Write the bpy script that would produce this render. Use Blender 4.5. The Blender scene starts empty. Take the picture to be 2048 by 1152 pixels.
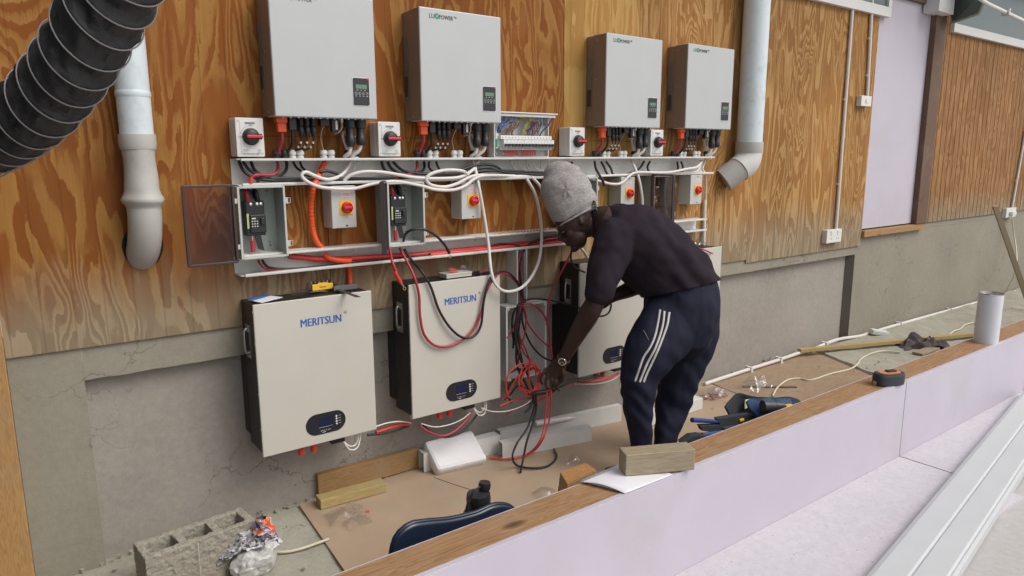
import bpy, bmesh, math, random
from mathutils import Vector, Matrix, noise
from mathutils.bvhtree import BVHTree
rad = math.radians
random.seed(7)
S = bpy.context.scene
COL = S.collection

# ------------------------------------------------------------------ camera
YAW, PITCH, ROLL, FPX = rad(36.993), rad(-10.464), rad(-0.192), 1421.63
CAM = Vector((0, -3.0, 1.575))
def _basis():
    cy, sy = math.cos(YAW), math.sin(YAW)
    f = Vector((sy*math.cos(PITCH), cy*math.cos(PITCH), math.sin(PITCH)))
    r = Vector((cy, -sy, 0)); u = r.cross(f)
    return r*math.cos(ROLL)+u*math.sin(ROLL), -r*math.sin(ROLL)+u*math.cos(ROLL), f
CR, CU, CF = _basis()
cam = bpy.data.cameras.new('camera'); camo = bpy.data.objects.new('camera', cam); COL.objects.link(camo)
cam.sensor_width = 36; cam.lens = FPX/2048*36; cam.clip_start = .05; cam.clip_end = 500
camo.matrix_world = Matrix(((CR.x, CU.x, -CF.x, CAM.x), (CR.y, CU.y, -CF.y, CAM.y), (CR.z, CU.z, -CF.z, CAM.z), (0, 0, 0, 1)))
S.camera = camo

# ------------------------------------------------------------------ world, sun, exposure
SUN_EL, SUN_AZ = rad(50), rad(150)           # azimuth measured clockwise from +Y
w = bpy.data.worlds.new('World'); S.world = w; w.use_nodes = True
nt = w.node_tree; bg = nt.nodes['Background']
sky = nt.nodes.new('ShaderNodeTexSky'); sky.sky_type = 'NISHITA'; sky.sun_disc = False
sky.sun_elevation = SUN_EL; sky.sun_rotation = SUN_AZ; sky.dust_density = 4; sky.air_density = 1.0; sky.ozone_density = 1.0
hs = nt.nodes.new('ShaderNodeHueSaturation'); hs.inputs['Saturation'].default_value = .35
nt.links.new(sky.outputs[0], hs.inputs['Color']); nt.links.new(hs.outputs[0], bg.inputs[0]); bg.inputs[1].default_value = .15
sl = bpy.data.lights.new('sun', 'SUN'); sl.energy = 1.0; sl.angle = rad(35); sl.color = (1, .96, .9)
so = bpy.data.objects.new('sun', sl); COL.objects.link(so)
sd = Vector((math.sin(SUN_AZ)*math.cos(SUN_EL), math.cos(SUN_AZ)*math.cos(SUN_EL), math.sin(SUN_EL)))
so.rotation_euler = sd.to_track_quat('Z', 'Y').to_euler()
S.view_settings.view_transform = 'Standard'; S.view_settings.look = 'None'; S.view_settings.exposure = 0.2; S.view_settings.gamma = 1

# ------------------------------------------------------------------ pixel -> point on a real plane
def ray(x, y): return CR*((x-1024)/FPX) - CU*((y-576)/FPX) + CF
def P(x, y, Y=0.0):
    d = ray(x, y); return CAM + d*((Y-CAM.y)/d.y)
def PZ(x, y, Z=0.0):
    d = ray(x, y); return CAM + d*((Z-CAM.z)/d.z)
def PD(x, y, D): return CAM + ray(x, y)*D

# ------------------------------------------------------------------ materials
MATS = {}
def srgb(r, g, b):
    f = lambda c: (c/255/12.92) if c/255 <= .04045 else ((c/255+.055)/1.055)**2.4
    return (f(r), f(g), f(b), 1)
class NB:
    def __init__(s, name):
        s.m = bpy.data.materials.new(name); s.m.use_nodes = True; s.t = s.m.node_tree
        s.b = s.t.nodes['Principled BSDF']
    def n(s, typ, **k):
        o = s.t.nodes.new(typ)
        for a, v in k.items(): setattr(o, a, v)
        return o
    def l(s, a, b): s.t.links.new(a, b)
    def coord(s, scale=(1, 1, 1), rot=(0, 0, 0), loc=(0, 0, 0)):
        tc = s.n('ShaderNodeTexCoord'); mp = s.n('ShaderNodeMapping')
        mp.inputs['Scale'].default_value = scale; mp.inputs['Rotation'].default_value = rot; mp.inputs['Location'].default_value = loc
        s.l(tc.outputs['Object'], mp.inputs[0]); return mp.outputs[0]
    def noise(s, vec, scale, detail=3, rough=.5, dist=0):
        o = s.n('ShaderNodeTexNoise'); o.inputs['Scale'].default_value = scale; o.inputs['Detail'].default_value = detail
        o.inputs['Roughness'].default_value = rough; o.inputs['Distortion'].default_value = dist; s.l(vec, o.inputs['Vector']); return o.outputs['Fac']
    def ramp(s, fac, stops):
        o = s.n('ShaderNodeValToRGB'); r = o.color_ramp
        while len(r.elements) < len(stops): r.elements.new(.5)
        for e, (p, c) in zip(r.elements, stops): e.position = p; e.color = c if len(c) == 4 else (*c, 1)
        s.l(fac, o.inputs[0]); return o.outputs[0]
    def mix(s, fac, a, b, mode='MIX'):
        o = s.n('ShaderNodeMix', data_type='RGBA', blend_type=mode)
        if isinstance(fac, (int, float)): o.inputs[0].default_value = fac
        else: s.l(fac, o.inputs[0])
        for v, i in ((a, 6), (b, 7)):
            if isinstance(v, tuple): o.inputs[i].default_value = v if len(v) == 4 else (*v, 1)
            else: s.l(v, o.inputs[i])
        return o.outputs[2]
    def math(s, op, a, b=0.0, c=None):
        o = s.n('ShaderNodeMath', operation=op)
        for i, v in enumerate((a, b, c)):
            if v is None: continue
            if isinstance(v, (int, float)): o.inputs[i].default_value = v
            else: s.l(v, o.inputs[i])
        return o.outputs[0]
    def bump(s, h, strength=.3, dist=.005):
        o = s.n('ShaderNodeBump'); o.inputs['Strength'].default_value = strength; o.inputs['Distance'].default_value = dist
        s.l(h, o.inputs['Height']); s.l(o.outputs[0], s.b.inputs['Normal'])
    def col(s, c):
        if isinstance(c, tuple): s.b.inputs['Base Color'].default_value = c if len(c) == 4 else (*c, 1)
        else: s.l(c, s.b.inputs['Base Color'])
    def rough(s, v):
        if isinstance(v, (int, float)): s.b.inputs['Roughness'].default_value = v
        else: s.l(v, s.b.inputs['Roughness'])
def paint(name, c, rough=.5, metal=0, var=.06, vs=6, bump=0, bs=200, bd=.0006, spec=.5, dirt=None, ds=3):
    if name in MATS: return MATS[name]
    k = NB(name); v = k.coord()
    n = k.noise(v, vs, 5, .6)
    c = (*c[:3], 1)
    lo = tuple(x*(1-var) for x in c[:3])+(1,); hi = tuple(min(1, x*(1+var)) for x in c[:3])+(1,)
    cc = k.ramp(n, [(.3, lo), (.7, hi)])
    if dirt:
        m = k.ramp(k.noise(v, ds, 6, .7), [(.52, (0, 0, 0, 1)), (.72, (1, 1, 1, 1))])
        cc = k.mix(m, cc, dirt)
    k.col(cc); k.rough(k.math('MULTIPLY_ADD', n, .15, rough-.07)); k.b.inputs['Metallic'].default_value = metal
    k.b.inputs['Specular IOR Level'].default_value = spec
    if bump: k.bump(k.noise(v, bs, 4), bump, bd)
    MATS[name] = k.m; return k.m
def wood(name, c1, c2, scale=(1, 14, 14), rot=(0, 0, 0), s=3, knots=True, grey=None, bump=.3):
    k = NB(name); v = k.coord(scale, rot)
    n = k.noise(v, s, 3, .5, .6)
    r = k.math('SINE', k.math('MULTIPLY', n, 34))
    base = k.ramp(k.math('MULTIPLY_ADD', r, .5, .5), [(0, c1), (.75, c2), (1, c1)])
    v2 = k.coord((scale[0]*4, scale[1]*9, scale[2]*9), rot)
    f = k.noise(v2, 4, 4, .7)
    cc = k.mix(k.ramp(f, [(.35, (0, 0, 0, 1)), (.75, (.45, .45, .45, 1))]), base, tuple(x*.55 for x in c2[:3])+(1,))
    big = k.noise(k.coord(), 5, 4, .6)
    cc = k.mix(k.ramp(big, [(.5, (0, 0, 0, 1)), (.8, (.4, .4, .4, 1))]), cc, grey or (.3, .26, .2, 1))
    if knots:
        vo = k.n('ShaderNodeTexVoronoi'); vo.inputs['Scale'].default_value = 1.0; k.l(k.coord((2.2, 6, 6), rot), vo.inputs['Vector'])
        kn = k.ramp(vo.outputs['Distance'], [(.0, (1, 1, 1, 1)), (.07, (.7, .7, .7, 1)), (.12, (0, 0, 0, 1))])
        cc = k.mix(kn, cc, (.08, .04, .02, 1))
    k.col(cc); k.rough(.65); k.bump(f, bump, .001); MATS[name] = k.m; return k.m
def plywood(name, light, dark, K=7.0, seed=0.0, groove=.25, jag=.05):
    k = NB(name)
    v = k.coord((3.4, 1, .72), loc=(seed, seed*1.7, seed*.6))
    f = k.noise(v, 1.25, 2.2, .55, .35)
    vj = k.coord((30, 1, 2.6)); fj = k.noise(vj, 2.5, 5, .75)
    vw = k.coord((7, 1, 5)); fw = k.noise(vw, 2.2, 3, .6)
    t = k.math('ADD', k.math('MULTIPLY', f, K), k.math('ADD', k.math('MULTIPLY', fj, jag*K), k.math('MULTIPLY', fw, .05*K)))
    fr = k.math('FRACT', t)
    band = k.ramp(fr, [(0, (0, 0, 0, 1)), (.03, (1, 1, 1, 1)), (.34, (.75, .75, .75, 1)), (.40, (.12, .12, .12, 1)), (1, (0, 0, 0, 1))])
    fr2 = k.math('FRACT', k.math('MULTIPLY', t, 3.0))
    band2 = k.ramp(fr2, [(0, (0, 0, 0, 1)), (.06, (1, 1, 1, 1)), (.45, (.6, .6, .6, 1)), (.55, (0, 0, 0, 1))])
    msk = k.ramp(k.noise(k.coord((1.2, 1, .7), loc=(seed+4, 0, 3)), 2.2, 2), [(.44, (0, 0, 0, 1)), (.56, (1, 1, 1, 1))])
    bb = k.mix(msk, band, band2)
    streak = k.noise(k.coord((90, 1, 1.5)), 3, 4, .7)
    tone = k.noise(k.coord((1.5, 1, .6)), 1.2, 3)
    dk = k.mix(k.ramp(tone, [(.35, (0, 0, 0, 1)), (.65, (1, 1, 1, 1))]), dark, tuple(x*.72 for x in dark[:3])+(1,))
    lt = k.mix(k.ramp(tone, [(.4, (0, 0, 0, 1)), (.65, (.7, .7, .7, 1))]), light, tuple(x*.75 for x in light[:3])+(1,))
    cc = k.mix(bb, dk, lt)
    cc = k.mix(k.ramp(streak, [(.3, (.35, .35, .35, 1)), (.62, (0, 0, 0, 1))]), cc, tuple(x*.55 for x in dark[:3])+(1,))
    # weathered pale foot of the sheets
    tc = k.n('ShaderNodeTexCoord'); sx = k.n('ShaderNodeSeparateXYZ'); k.l(tc.outputs['Object'], sx.inputs[0])
    h = k.math('ADD', sx.outputs[2], k.math('MULTIPLY', k.noise(k.coord((9, 1, 1.2)), 1.5, 4, .65), .34))
    wm = k.ramp(h, [(.0, (1, 1, 1, 1)), (1, (0, 0, 0, 1))])
    mr = k.n('ShaderNodeMapRange'); k.l(h, mr.inputs[0]); mr.inputs[1].default_value = 1.12; mr.inputs[2].default_value = 1.40; mr.inputs[3].default_value = .85; mr.inputs[4].default_value = 0
    cc = k.mix(mr.outputs[0], cc, k.mix(bb, (.235, .19, .125, 1), (.33, .275, .19, 1)))
    # vertical V grooves every 100 mm
    g = k.math('ABSOLUTE', k.math('SUBTRACT', k.math('FRACT', k.math('MULTIPLY', sx.outputs[0], 10.0)), .5))
    gw = .055 if groove > .8 else .022; gm = k.ramp(g, [(0, (groove,)*3+(1,)), (gw, (groove,)*3+(1,)), (gw*1.5, (0, 0, 0, 1))])
    cc = k.mix(gm, cc, (.035, .02, .01, 1))
    vn = k.n('ShaderNodeTexVoronoi'); vn.inputs['Scale'].default_value = 1; k.l(k.coord((5.5, 0, 3.1)), vn.inputs['Vector'])
    cc = k.mix(k.ramp(vn.outputs['Distance'], [(0, (.9, .9, .9, 1)), (.012, (.8, .8, .8, 1)), (.02, (0, 0, 0, 1))]), cc, (.03, .022, .018, 1))
    hl = k.math('ABSOLUTE', k.math('ADD', k.math('SUBTRACT', sx.outputs[2], 1.662), k.math('ADD', k.math('LESS_THAN', sx.outputs[0], .9), k.math('GREATER_THAN', sx.outputs[0], 4.0)))); cc = k.mix(k.ramp(hl, [(0, (.6, .6, .6, 1)), (.0012, (.6, .6, .6, 1)), (.002, (0, 0, 0, 1))]), cc, (.05, .025, .012, 1)) if groove < .5 else cc
    k.col(cc); k.rough(.7); k.b.inputs['Specular IOR Level'].default_value = .2
    k.bump(k.math('ADD', k.math('MULTIPLY', streak, .3), k.math('MULTIPLY', g, 0.0)), .15, .001)
    MATS[name] = k.m; return k.m
def concrete(name, c, cracks=True, bumps=.5, spots=None, mottle=.25):
    k = NB(name); v = k.coord()
    n = k.noise(v, 1.6, 8, .65); n2 = k.noise(v, 35, 5, .7)
    c = c[:3]
    cc = k.ramp(n, [(.25, tuple(x*(1-mottle) for x in c)), (.5, c), (.75, tuple(x*(1+mottle*.8) for x in c))])
    cc = k.mix(.25, cc, k.ramp(n2, [(.3, tuple(x*.6 for x in c)), (.7, tuple(x*1.3 for x in c))]))
    if cracks:
        vd = k.n('ShaderNodeVectorMath', operation='ADD'); k.l(v, vd.inputs[0])
        nn = k.n('ShaderNodeTexNoise'); nn.inputs['Scale'].default_value = 5; nn.inputs['Detail'].default_value = 6; k.l(v, nn.inputs['Vector'])
        sc = k.n('ShaderNodeVectorMath', operation='SCALE'); sc.inputs['Scale'].default_value = .55; k.l(nn.outputs['Color'], sc.inputs[0]); k.l(sc.outputs[0], vd.inputs[1])
        vo = k.n('ShaderNodeTexVoronoi', feature='DISTANCE_TO_EDGE'); vo.inputs['Scale'].default_value = 1.9; k.l(vd.outputs[0], vo.inputs['Vector'])
        cr = k.ramp(vo.outputs['Distance'], [(0, (.8, .8, .8, 1)), (.004, (.4, .4, .4, 1)), (.008, (0, 0, 0, 1))])
        mm = k.ramp(k.noise(v, 1.3, 2), [(.46, (0, 0, 0, 1)), (.6, (1, 1, 1, 1))])
        cc = k.mix(k.mix(1.0, cr, mm, 'MULTIPLY'), cc, tuple(x*.35 for x in c)+(1,))
    if spots:
        sp = k.ramp(k.noise(v, 60, 3, .6), [(.66, (0, 0, 0, 1)), (.72, (1, 1, 1, 1))])
        cc = k.mix(sp, cc, spots)
    k.col(cc); k.rough(.9); k.bump(k.math('ADD', k.noise(v, 120, 5, .7), k.math('MULTIPLY', k.noise(v, 9, 4), 2)), bumps, .003)
    MATS[name] = k.m; return k.m
def clear(name, tint=(1, 1, 1, 1), gloss=.25, rough=.08, bump=0, milk=0):
    k = NB(name); out = k.t.nodes['Material Output']
    tr = k.n('ShaderNodeBsdfTransparent'); tr.inputs[0].default_value = tint
    gl = k.n('ShaderNodeBsdfGlossy'); gl.inputs['Roughness'].default_value = rough
    lw = k.n('ShaderNodeLayerWeight'); lw.inputs[0].default_value = gloss
    mx = k.n('ShaderNodeMixShader'); k.l(k.math('ADD', lw.outputs['Facing'], gloss*.3), mx.inputs[0]); k.l(tr.outputs[0], mx.inputs[1]); k.l(gl.outputs[0], mx.inputs[2])
    if bump:
        b = k.n('ShaderNodeBump'); b.inputs['Strength'].default_value = bump; k.l(k.noise(k.coord(), 40, 4), b.inputs['Height']); k.l(b.outputs[0], gl.inputs['Normal'])
    if milk:
        df = k.n('ShaderNodeBsdfTranslucent'); df.inputs[0].default_value = (.8, .8, .8, 1); d2 = k.n('ShaderNodeBsdfDiffuse'); d2.inputs[0].default_value = (.8, .8, .8, 1)
        m1 = k.n('ShaderNodeMixShader'); m1.inputs[0].default_value = .5; k.l(df.outputs[0], m1.inputs[1]); k.l(d2.outputs[0], m1.inputs[2])
        m2 = k.n('ShaderNodeMixShader'); m2.inputs[0].default_value = milk; k.l(mx.outputs[0], m2.inputs[1]); k.l(m1.outputs[0], m2.inputs[2]); mx = m2
    k.l(mx.outputs[0], out.inputs[0]); MATS[name] = k.m; return k.m

M_white = paint('white_plastic', (.66, .66, .64), .35, var=.03)
M_trunk = paint('trunking_plastic', (.64, .63, .60), .4, var=.06)
M_cream = paint('cream_panel', (.53, .505, .445), .38, var=.02, bump=.05)
M_black = paint('black_metal', (.018, .016, .017), .45, var=.2, bump=.1)
M_blkpl = paint('black_plastic', (.018, .018, .020), .4, var=.2)
M_blkcab = paint('black_cable_sheath', (.014, .014, .015), .42, var=.2)
M_redcab = paint('red_cable_sheath', (.36, .028, .045), .4, var=.12)
M_redbr = paint('bright_red_cable', (.62, .045, .035), .4, var=.1)
M_whcab = paint('white_cable_sheath', (.66, .62, .58), .38, var=.04)
M_orange = paint('orange_plastic', (.78, .095, .018), .4, var=.08)
M_red = paint('red_plastic', (.62, .02, .03), .35, var=.05)
M_silver = paint('silver_paint', (.46, .475, .475), .38, metal=.15, var=.02)
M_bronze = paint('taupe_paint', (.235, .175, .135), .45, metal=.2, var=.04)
M_screen = paint('dark_panel', (.022, .023, .028), .3, var=.05)
M_lcd = paint('green_lcd', (.13, .22, .15), .25, var=.05)
M_blue = paint('blue_letter', (.02, .11, .40), .4, var=.02)
M_grey_l = paint('grey_letter', (.06, .065, .07), .5, var=.02)
M_green_l = paint('green_letter', (.03, .26, .18), .4, var=.02)
M_metal = paint('zinc_metal', (.55, .55, .54), .3, metal=1, var=.1)
M_brass = paint('copper_lug', (.62, .42, .26), .3, metal=1, var=.1)
M_chrome = paint('chrome', (.7, .7, .7), .15, metal=1, var=.05)
M_pipe = paint('blue_white_pvc', (.60, .67, .70), .42, var=.03, dirt=(.48, .52, .53, 1), ds=9)
M_pipe2 = paint('grey_pvc', (.44, .43, .40), .5, var=.05, dirt=(.36, .34, .31, 1), ds=6)
M_greybox = paint('grey_enclosure', (.47, .48, .46), .42, var=.03)
M_greybox2 = paint('enclosure_inside', (.36, .39, .36), .5, var=.03)
M_yellow = paint('yellow_plate', (.80, .48, .02), .4, var=.03)
M_lilac = paint('lilac_board', (.50, .465, .53), .5, var=.035, vs=2.5, dirt=(.47, .44, .47, 1), ds=2.2)
M_lilac_d = concrete('lilac_board_dusty', (.53, .50, .535), False, .25, (.30, .27, .28, 1), .10)
M_foam = paint('white_foam', (.74, .73, .74), .75, var=.03, bump=.4, bs=60, bd=.002)
M_glass = paint('grey_green_glass', (.10, .14, .13), .15, var=.05)
M_clear = clear('clear_film', (.99, .99, .99, 1), .16, .12, .6, .035)
M_lid = clear('smoked_lid', (.80, .69, .67, 1), .08, .10)
M_lid2 = paint('smoked_rim', (.045, .035, .035), .25)
M_ply = plywood('plywood_deep', (.37, .185, .048, 1), (.25, .078, .013, 1), 6.6, 1.3, .22, .03)
M_ply_y = plywood('plywood_yellow', (.52, .32, .105, 1), (.42, .22, .06, 1), 5.0, 5.1, .25)
M_ply_m = plywood('plywood_mid', (.50, .30, .115, 1), (.34, .155, .042, 1), 7.2, 8.2, .5, .03)
M_ply_r = plywood('plywood_grooved', (.42, .235, .095, 1), (.30, .135, .045, 1), 8.0, 12.4, .85)
M_conc = concrete('plaster', (.27, .248, .195), True, .5, None, .18)
M_conc_r = concrete('plaster_recess', (.315, .285, .25), True, .5, None, .18)
M_floor = concrete('rough_floor', (.34, .325, .265), True, .9, (.13, .12, .1, 1), .35)
M_slab = concrete('pale_slab', (.46, .44, .425), False, .25, None, .12)
M_block = concrete('breeze_block', (.34, .31, .255), False, 1.0, (.05, .045, .04, 1), .3)
M_timber = wood('plate_timber', (.40, .235, .115, 1), (.235, .12, .048, 1), (.7, 13, 13))
M_timber_z = wood('post_timber', (.46, .27, .10, 1), (.36, .19, .07, 1), (14, 14, 1))
M_tim_dark = wood('jamb_timber', (.15, .085, .05, 1), (.11, .06, .035, 1), (14, 14, 1))
M_tim_grey = wood('weathered_timber', (.36, .30, .20, 1), (.27, .21, .13, 1), (1, 18, 18), knots=False)
M_tim_off = wood('offcut_timber', (.40, .24, .10, 1), (.30, .16, .06, 1), (1.5, 16, 16))
M_tim_yel = wood('yellow_batten', (.46, .35, .15, 1), (.36, .26, .10, 1), (1.5, 16, 16))
M_endgrain = wood('end_grain', (.50, .27, .10, 1), (.28, .11, .035, 1), (20, 2, 20), knots=False)
M_sheet = paint('brown_hardboard', (.39, .285, .195), .7, var=.1, vs=3, dirt=(.36, .30, .23, 1), ds=4, bump=.2, bs=60)
M_sheet2 = wood('floor_plywood', (.36, .26, .17, 1), (.29, .20, .125, 1), (1.5, 5, 5), rot=(0, 0, .5), s=2, knots=False, grey=(.42, .36, .29, 1))
M_paper = paint('paper', (.72, .72, .76), .6, var=.02)
M_cord = paint('cream_cord', (.60, .56, .42), .5, var=.05)
M_navy = paint('navy_plastic', (.012, .02, .042), .28, var=.1)
M_fabric = paint('shirt_cotton', (.020, .0135, .020), .9, var=.25, vs=9, bump=.5, bs=600, spec=.2)
M_trouser = paint('trouser_polyester', (.0105, .0115, .027), .75, var=.2, bump=.4, bs=700, spec=.25)
M_stripe = paint('white_stripe', (.52, .50, .47), .7, var=.05)
M_skin = paint('dark_skin', (.036, .017, .014), .5, var=.2, vs=14, bump=.3, bs=250, spec=.35)
M_shoe = paint('shoe_leather', (.02, .02, .02), .6)
M_rag = paint('grey_rag', (.085, .07, .07), .95, var=.35, vs=20, bump=.5)
M_toolblue = paint('tool_blue', (.02, .05, .22), .4, var=.1)
M_bag = paint('bag_canvas', (.022, .027, .032), .8, var=.3, bump=.5)
M_bagblue = paint('bag_blue', (.02, .055, .15), .7, var=.2, bump=.3)
M_tan = paint('tan_leather', (.20, .12, .07), .7, var=.1)
M_lime = paint('lime_paper', (.55, .62, .25), .6)
M_wood_pink = paint('pink_scrap', (.35, .16, .13), .8, var=.3)

def jersey():
    k = NB('grey_jersey'); v = k.coord((60, 60, 220), (.5, .3, 0)); n = k.noise(v, 1.2, 4, .7)
    k.col(k.ramp(n, [(.3, (.19, .175, .17)), (.5, (.30, .28, .27)), (.7, (.41, .385, .37))])); k.rough(.95); k.bump(n, .4, .001); return k.m
M_jersey = jersey()
def ductmat():
    k = NB('black_duct_fabric'); v = k.coord((1, 1, 1)); n = k.noise(k.coord((1, 1, 1)), 9, 4, .5, 1.0)
    k.col(k.ramp(n, [(.3, (.018, .018, .019)), (.7, (.030, .031, .034))])); k.rough(.5); k.bump(n, .6, .02); return k.m
M_duct = ductmat()
def sackmat():
    k = NB('printed_sack'); v = k.coord((1, 1, 1)); n = k.noise(v, 14, 2, .5, 1.5)
    k.col(k.ramp(n, [(0, (.5, .5, .5)), (.44, (.62, .61, .6)), (.46, (.06, .03, .2)), (.50, (.06, .03, .2)), (.515, (.6, .6, .58)), (.54, (.65, .12, .03)), (.60, (.65, .12, .03)), (.62, (.6, .58, .55))])); k.rough(.4); k.bump(k.noise(v, 18, 4), .8, .01); return k.m
M_sack = sackmat()
def flapmat():
    k = NB('silver_print_film'); n = k.noise(k.coord((1, 2.5, 2.5), (0, .3, .4)), 13, 2, .5, 1.2)
    k.col(k.ramp(n, [(0, (.30, .30, .31)), (.40, (.36, .36, .37)), (.42, (.05, .045, .07)), (.46, (.05, .045, .07)), (.475, (.55, .54, .54)), (.55, (.55, .54, .54)), (.565, (.14, .13, .15)), (.60, (.30, .30, .31))])); k.rough(.3); return k.m
def meshmat():
    k = NB('perforated_plate'); v = k.coord((1, 1, 1))
    vo = k.n('ShaderNodeTexVoronoi'); vo.inputs['Scale'].default_value = 130; vo.inputs['Randomness'].default_value = 0; k.l(v, vo.inputs['Vector'])
    k.col(k.ramp(vo.outputs['Distance'], [(.2, (.16, .15, .14)), (.35, (.50, .48, .45))])); k.rough(.5); return k.m
M_mesh = meshmat()

# ------------------------------------------------------------------ mesh builder
WL = {}                      # world location of every root / part
def axes(t):
    t = t.normalized(); a = Vector((0, 0, 1)) if abs(t.z) < .9 else Vector((0, 1, 0))
    s = t.cross(a).normalized(); return s, t.cross(s).normalized()
def smoothpath(pts, step=.012, closed=False):
    pts = [Vector(p) for p in pts]
    if len(pts) < 3: return pts
    out = []
    n = len(pts)
    rng = range(n if closed else n-1)
    for i in rng:
        if closed: p0, p1, p2, p3 = pts[i-1], pts[i], pts[(i+1) % n], pts[(i+2) % n]
        else:
            p1, p2 = pts[i], pts[i+1]; p0 = pts[i-1] if i else p1*2-p2; p3 = pts[i+2] if i+2 < n else p2*2-p1
        k = max(2, min(24, int((p2-p1).length/step)))
        for j in range(k):
            t = j/k
            out.append(.5*((2*p1)+(-p0+p2)*t+(2*p0-5*p1+4*p2-p3)*t*t+(-p0+3*p1-3*p2+p3)*t**3))
    if not closed: out.append(pts[-1])
    return out
class MB:
    def __init__(s): s.v = []; s.f = []; s.sm = []
    def add(s, vs, fs, smooth=False):
        o = len(s.v); s.v += [Vector(v) for v in vs]; s.f += [tuple(i+o for i in f) for f in fs]; s.sm += [smooth]*len(fs); return s
    def box(s, x0, x1, y0, y1, z0, z1):
        x0, x1 = sorted((x0, x1)); y0, y1 = sorted((y0, y1)); z0, z1 = sorted((z0, z1))
        v = [(x, y, z) for x in (x0, x1) for y in (y0, y1) for z in (z0, z1)]
        return s.add(v, [(0, 1, 3, 2), (4, 6, 7, 5), (0, 4, 5, 1), (2, 3, 7, 6), (0, 2, 6, 4), (1, 5, 7, 3)])
    def obox(s, c, ax, ay, az):      # centre and half-extent vectors
        c, ax, ay, az = map(Vector, (c, ax, ay, az))
        if ax.cross(ay).dot(az) < 0: az = -az
        v = [c+ax*i+ay*j+az*k for i in (-1, 1) for j in (-1, 1) for k in (-1, 1)]
        return s.add(v, [(0, 1, 3, 2), (4, 6, 7, 5), (0, 4, 5, 1), (2, 3, 7, 6), (0, 2, 6, 4), (1, 5, 7, 3)])
    def tube(s, pts, r, n=10, smooth=True, path=True, caps=True, closed=False):
        pts = smoothpath(pts, closed=closed) if path else [Vector(p) for p in pts]
        m = len(pts); R = r if callable(r) else (lambda u: r)
        vs = []; fs = []; sprev = None
        for i, p in enumerate(pts):
            t = (pts[(i+1) % m]-pts[i-1]) if closed else (pts[min(i+1, m-1)]-pts[max(i-1, 0)])
            if t.length < 1e-9: t = Vector((0, 0, 1))
            t.normalize()
            if sprev is None: a, b = axes(t)
            else:
                a = sprev-t*sprev.dot(t)
                if a.length < 1e-6: a, b = axes(t)
                a.normalize(); b = t.cross(a)
            sprev = a; rr = R(i/max(1, m-1))
            for k in range(n):
                th = 2*math.pi*k/n; vs.append(p+(a*math.cos(th)+b*math.sin(th))*rr)
        for i in range(m if closed else m-1):
            j = (i+1) % m
            for k in range(n): fs.append((i*n+k, i*n+(k+1) % n, j*n+(k+1) % n, j*n+k))
        o = len(s.v); s.add(vs, fs, smooth)
        if caps and not closed:
            s.add(vs[:n], [tuple(reversed(range(n)))]); s.add(vs[-n:], [tuple(range(n))])
        return s
    def cyl(s, a, b, r, r2=None, n=20):
        a, b = Vector(a), Vector(b); r2 = r if r2 is None else r2
        return s.tube([a, b], lambda u: r+(r2-r)*u, n, path=False)
    def lathe(s, c, prof, n=24, ax=(0, 0, 1), smooth=True):      # prof: list of (r, h)
        c = Vector(c); ax = Vector(ax).normalized(); a, b = axes(ax); vs = []; fs = []
        for r, h in prof:
            for k in range(n):
                th = 2*math.pi*k/n; vs.append(c+ax*h+(a*math.cos(th)+b*math.sin(th))*r)
        m = len(prof)
        for i in range(m-1):
            for k in range(n): fs.append((i*n+k, i*n+(k+1) % n, (i+1)*n+(k+1) % n, (i+1)*n+k))
        return s.add(vs, fs, smooth)
    def prism(s, poly, d):           # poly: 3-D outline, d: extrusion vector
        poly = [Vector(p) for p in poly]; d = Vector(d); n = len(poly)
        vs = poly+[p+d for p in poly]
        fs = [tuple(range(n)), tuple(range(2*n-1, n-1, -1))]+[((i+1) % n, i, i+n, (i+1) % n+n) for i in range(n)]
        return s.add(vs, fs)
    def rrect(s, x0, x1, z0, z1, y0, y1, r, n=6):    # rounded plate in the XZ plane
        pts = []
        for cx, cz, a0 in ((x1-r, z1-r, 0), (x0+r, z1-r, 90), (x0+r, z0+r, 180), (x1-r, z0+r, 270)):
            for k in range(n+1):
                a = rad(a0+90*k/n); pts.append((cx+r*math.cos(a), y0, cz+r*math.sin(a)))
        return s.prism(pts, (0, y1-y0, 0))
    def grid(s, fn, nu, nv, smooth=True, closed_u=False):
        vs = [fn(i/(nu-1 if not closed_u else nu), j/(nv-1)) for j in range(nv) for i in range(nu)]; fs = []
        for j in range(nv-1):
            for i in range(nu if closed_u else nu-1):
                k = (i+1) % nu; fs.append((j*nu+i, j*nu+k, (j+1)*nu+k, (j+1)*nu+i))
        return s.add(vs, fs, smooth)
    def text(s, txt, x, z, y, size, ang=0, sx=1.0, bold=0, ax=None, up=None):   # reads along +x, faces -y
        cu = bpy.data.curves.new('t', 'FONT'); cu.body = txt; cu.size = size; cu.extrude = .0004; cu.offset = bold; cu.resolution_u = 3
        o = bpy.data.objects.new('t', cu); COL.objects.link(o)
        dg = bpy.context.evaluated_depsgraph_get(); me = bpy.data.meshes.new_from_object(o.evaluated_get(dg))
        X = Vector(ax or (1, 0, 0)); U = Vector(up or (0, 0, 1)); N = X.cross(U)
        ca, sa = math.cos(ang), math.sin(ang)
        vs = []
        for v in me.vertices:
            a, b = v.co.x*sx, v.co.y; a, b = a*ca-b*sa, a*sa+b*ca
            vs.append(Vector((x, y, z))+X*a+U*b+N*v.co.z)
        s.add(vs, [tuple(p.vertices) for p in me.polygons])
        bpy.data.objects.remove(o); bpy.data.curves.remove(cu); bpy.data.meshes.remove(me); return s
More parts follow.
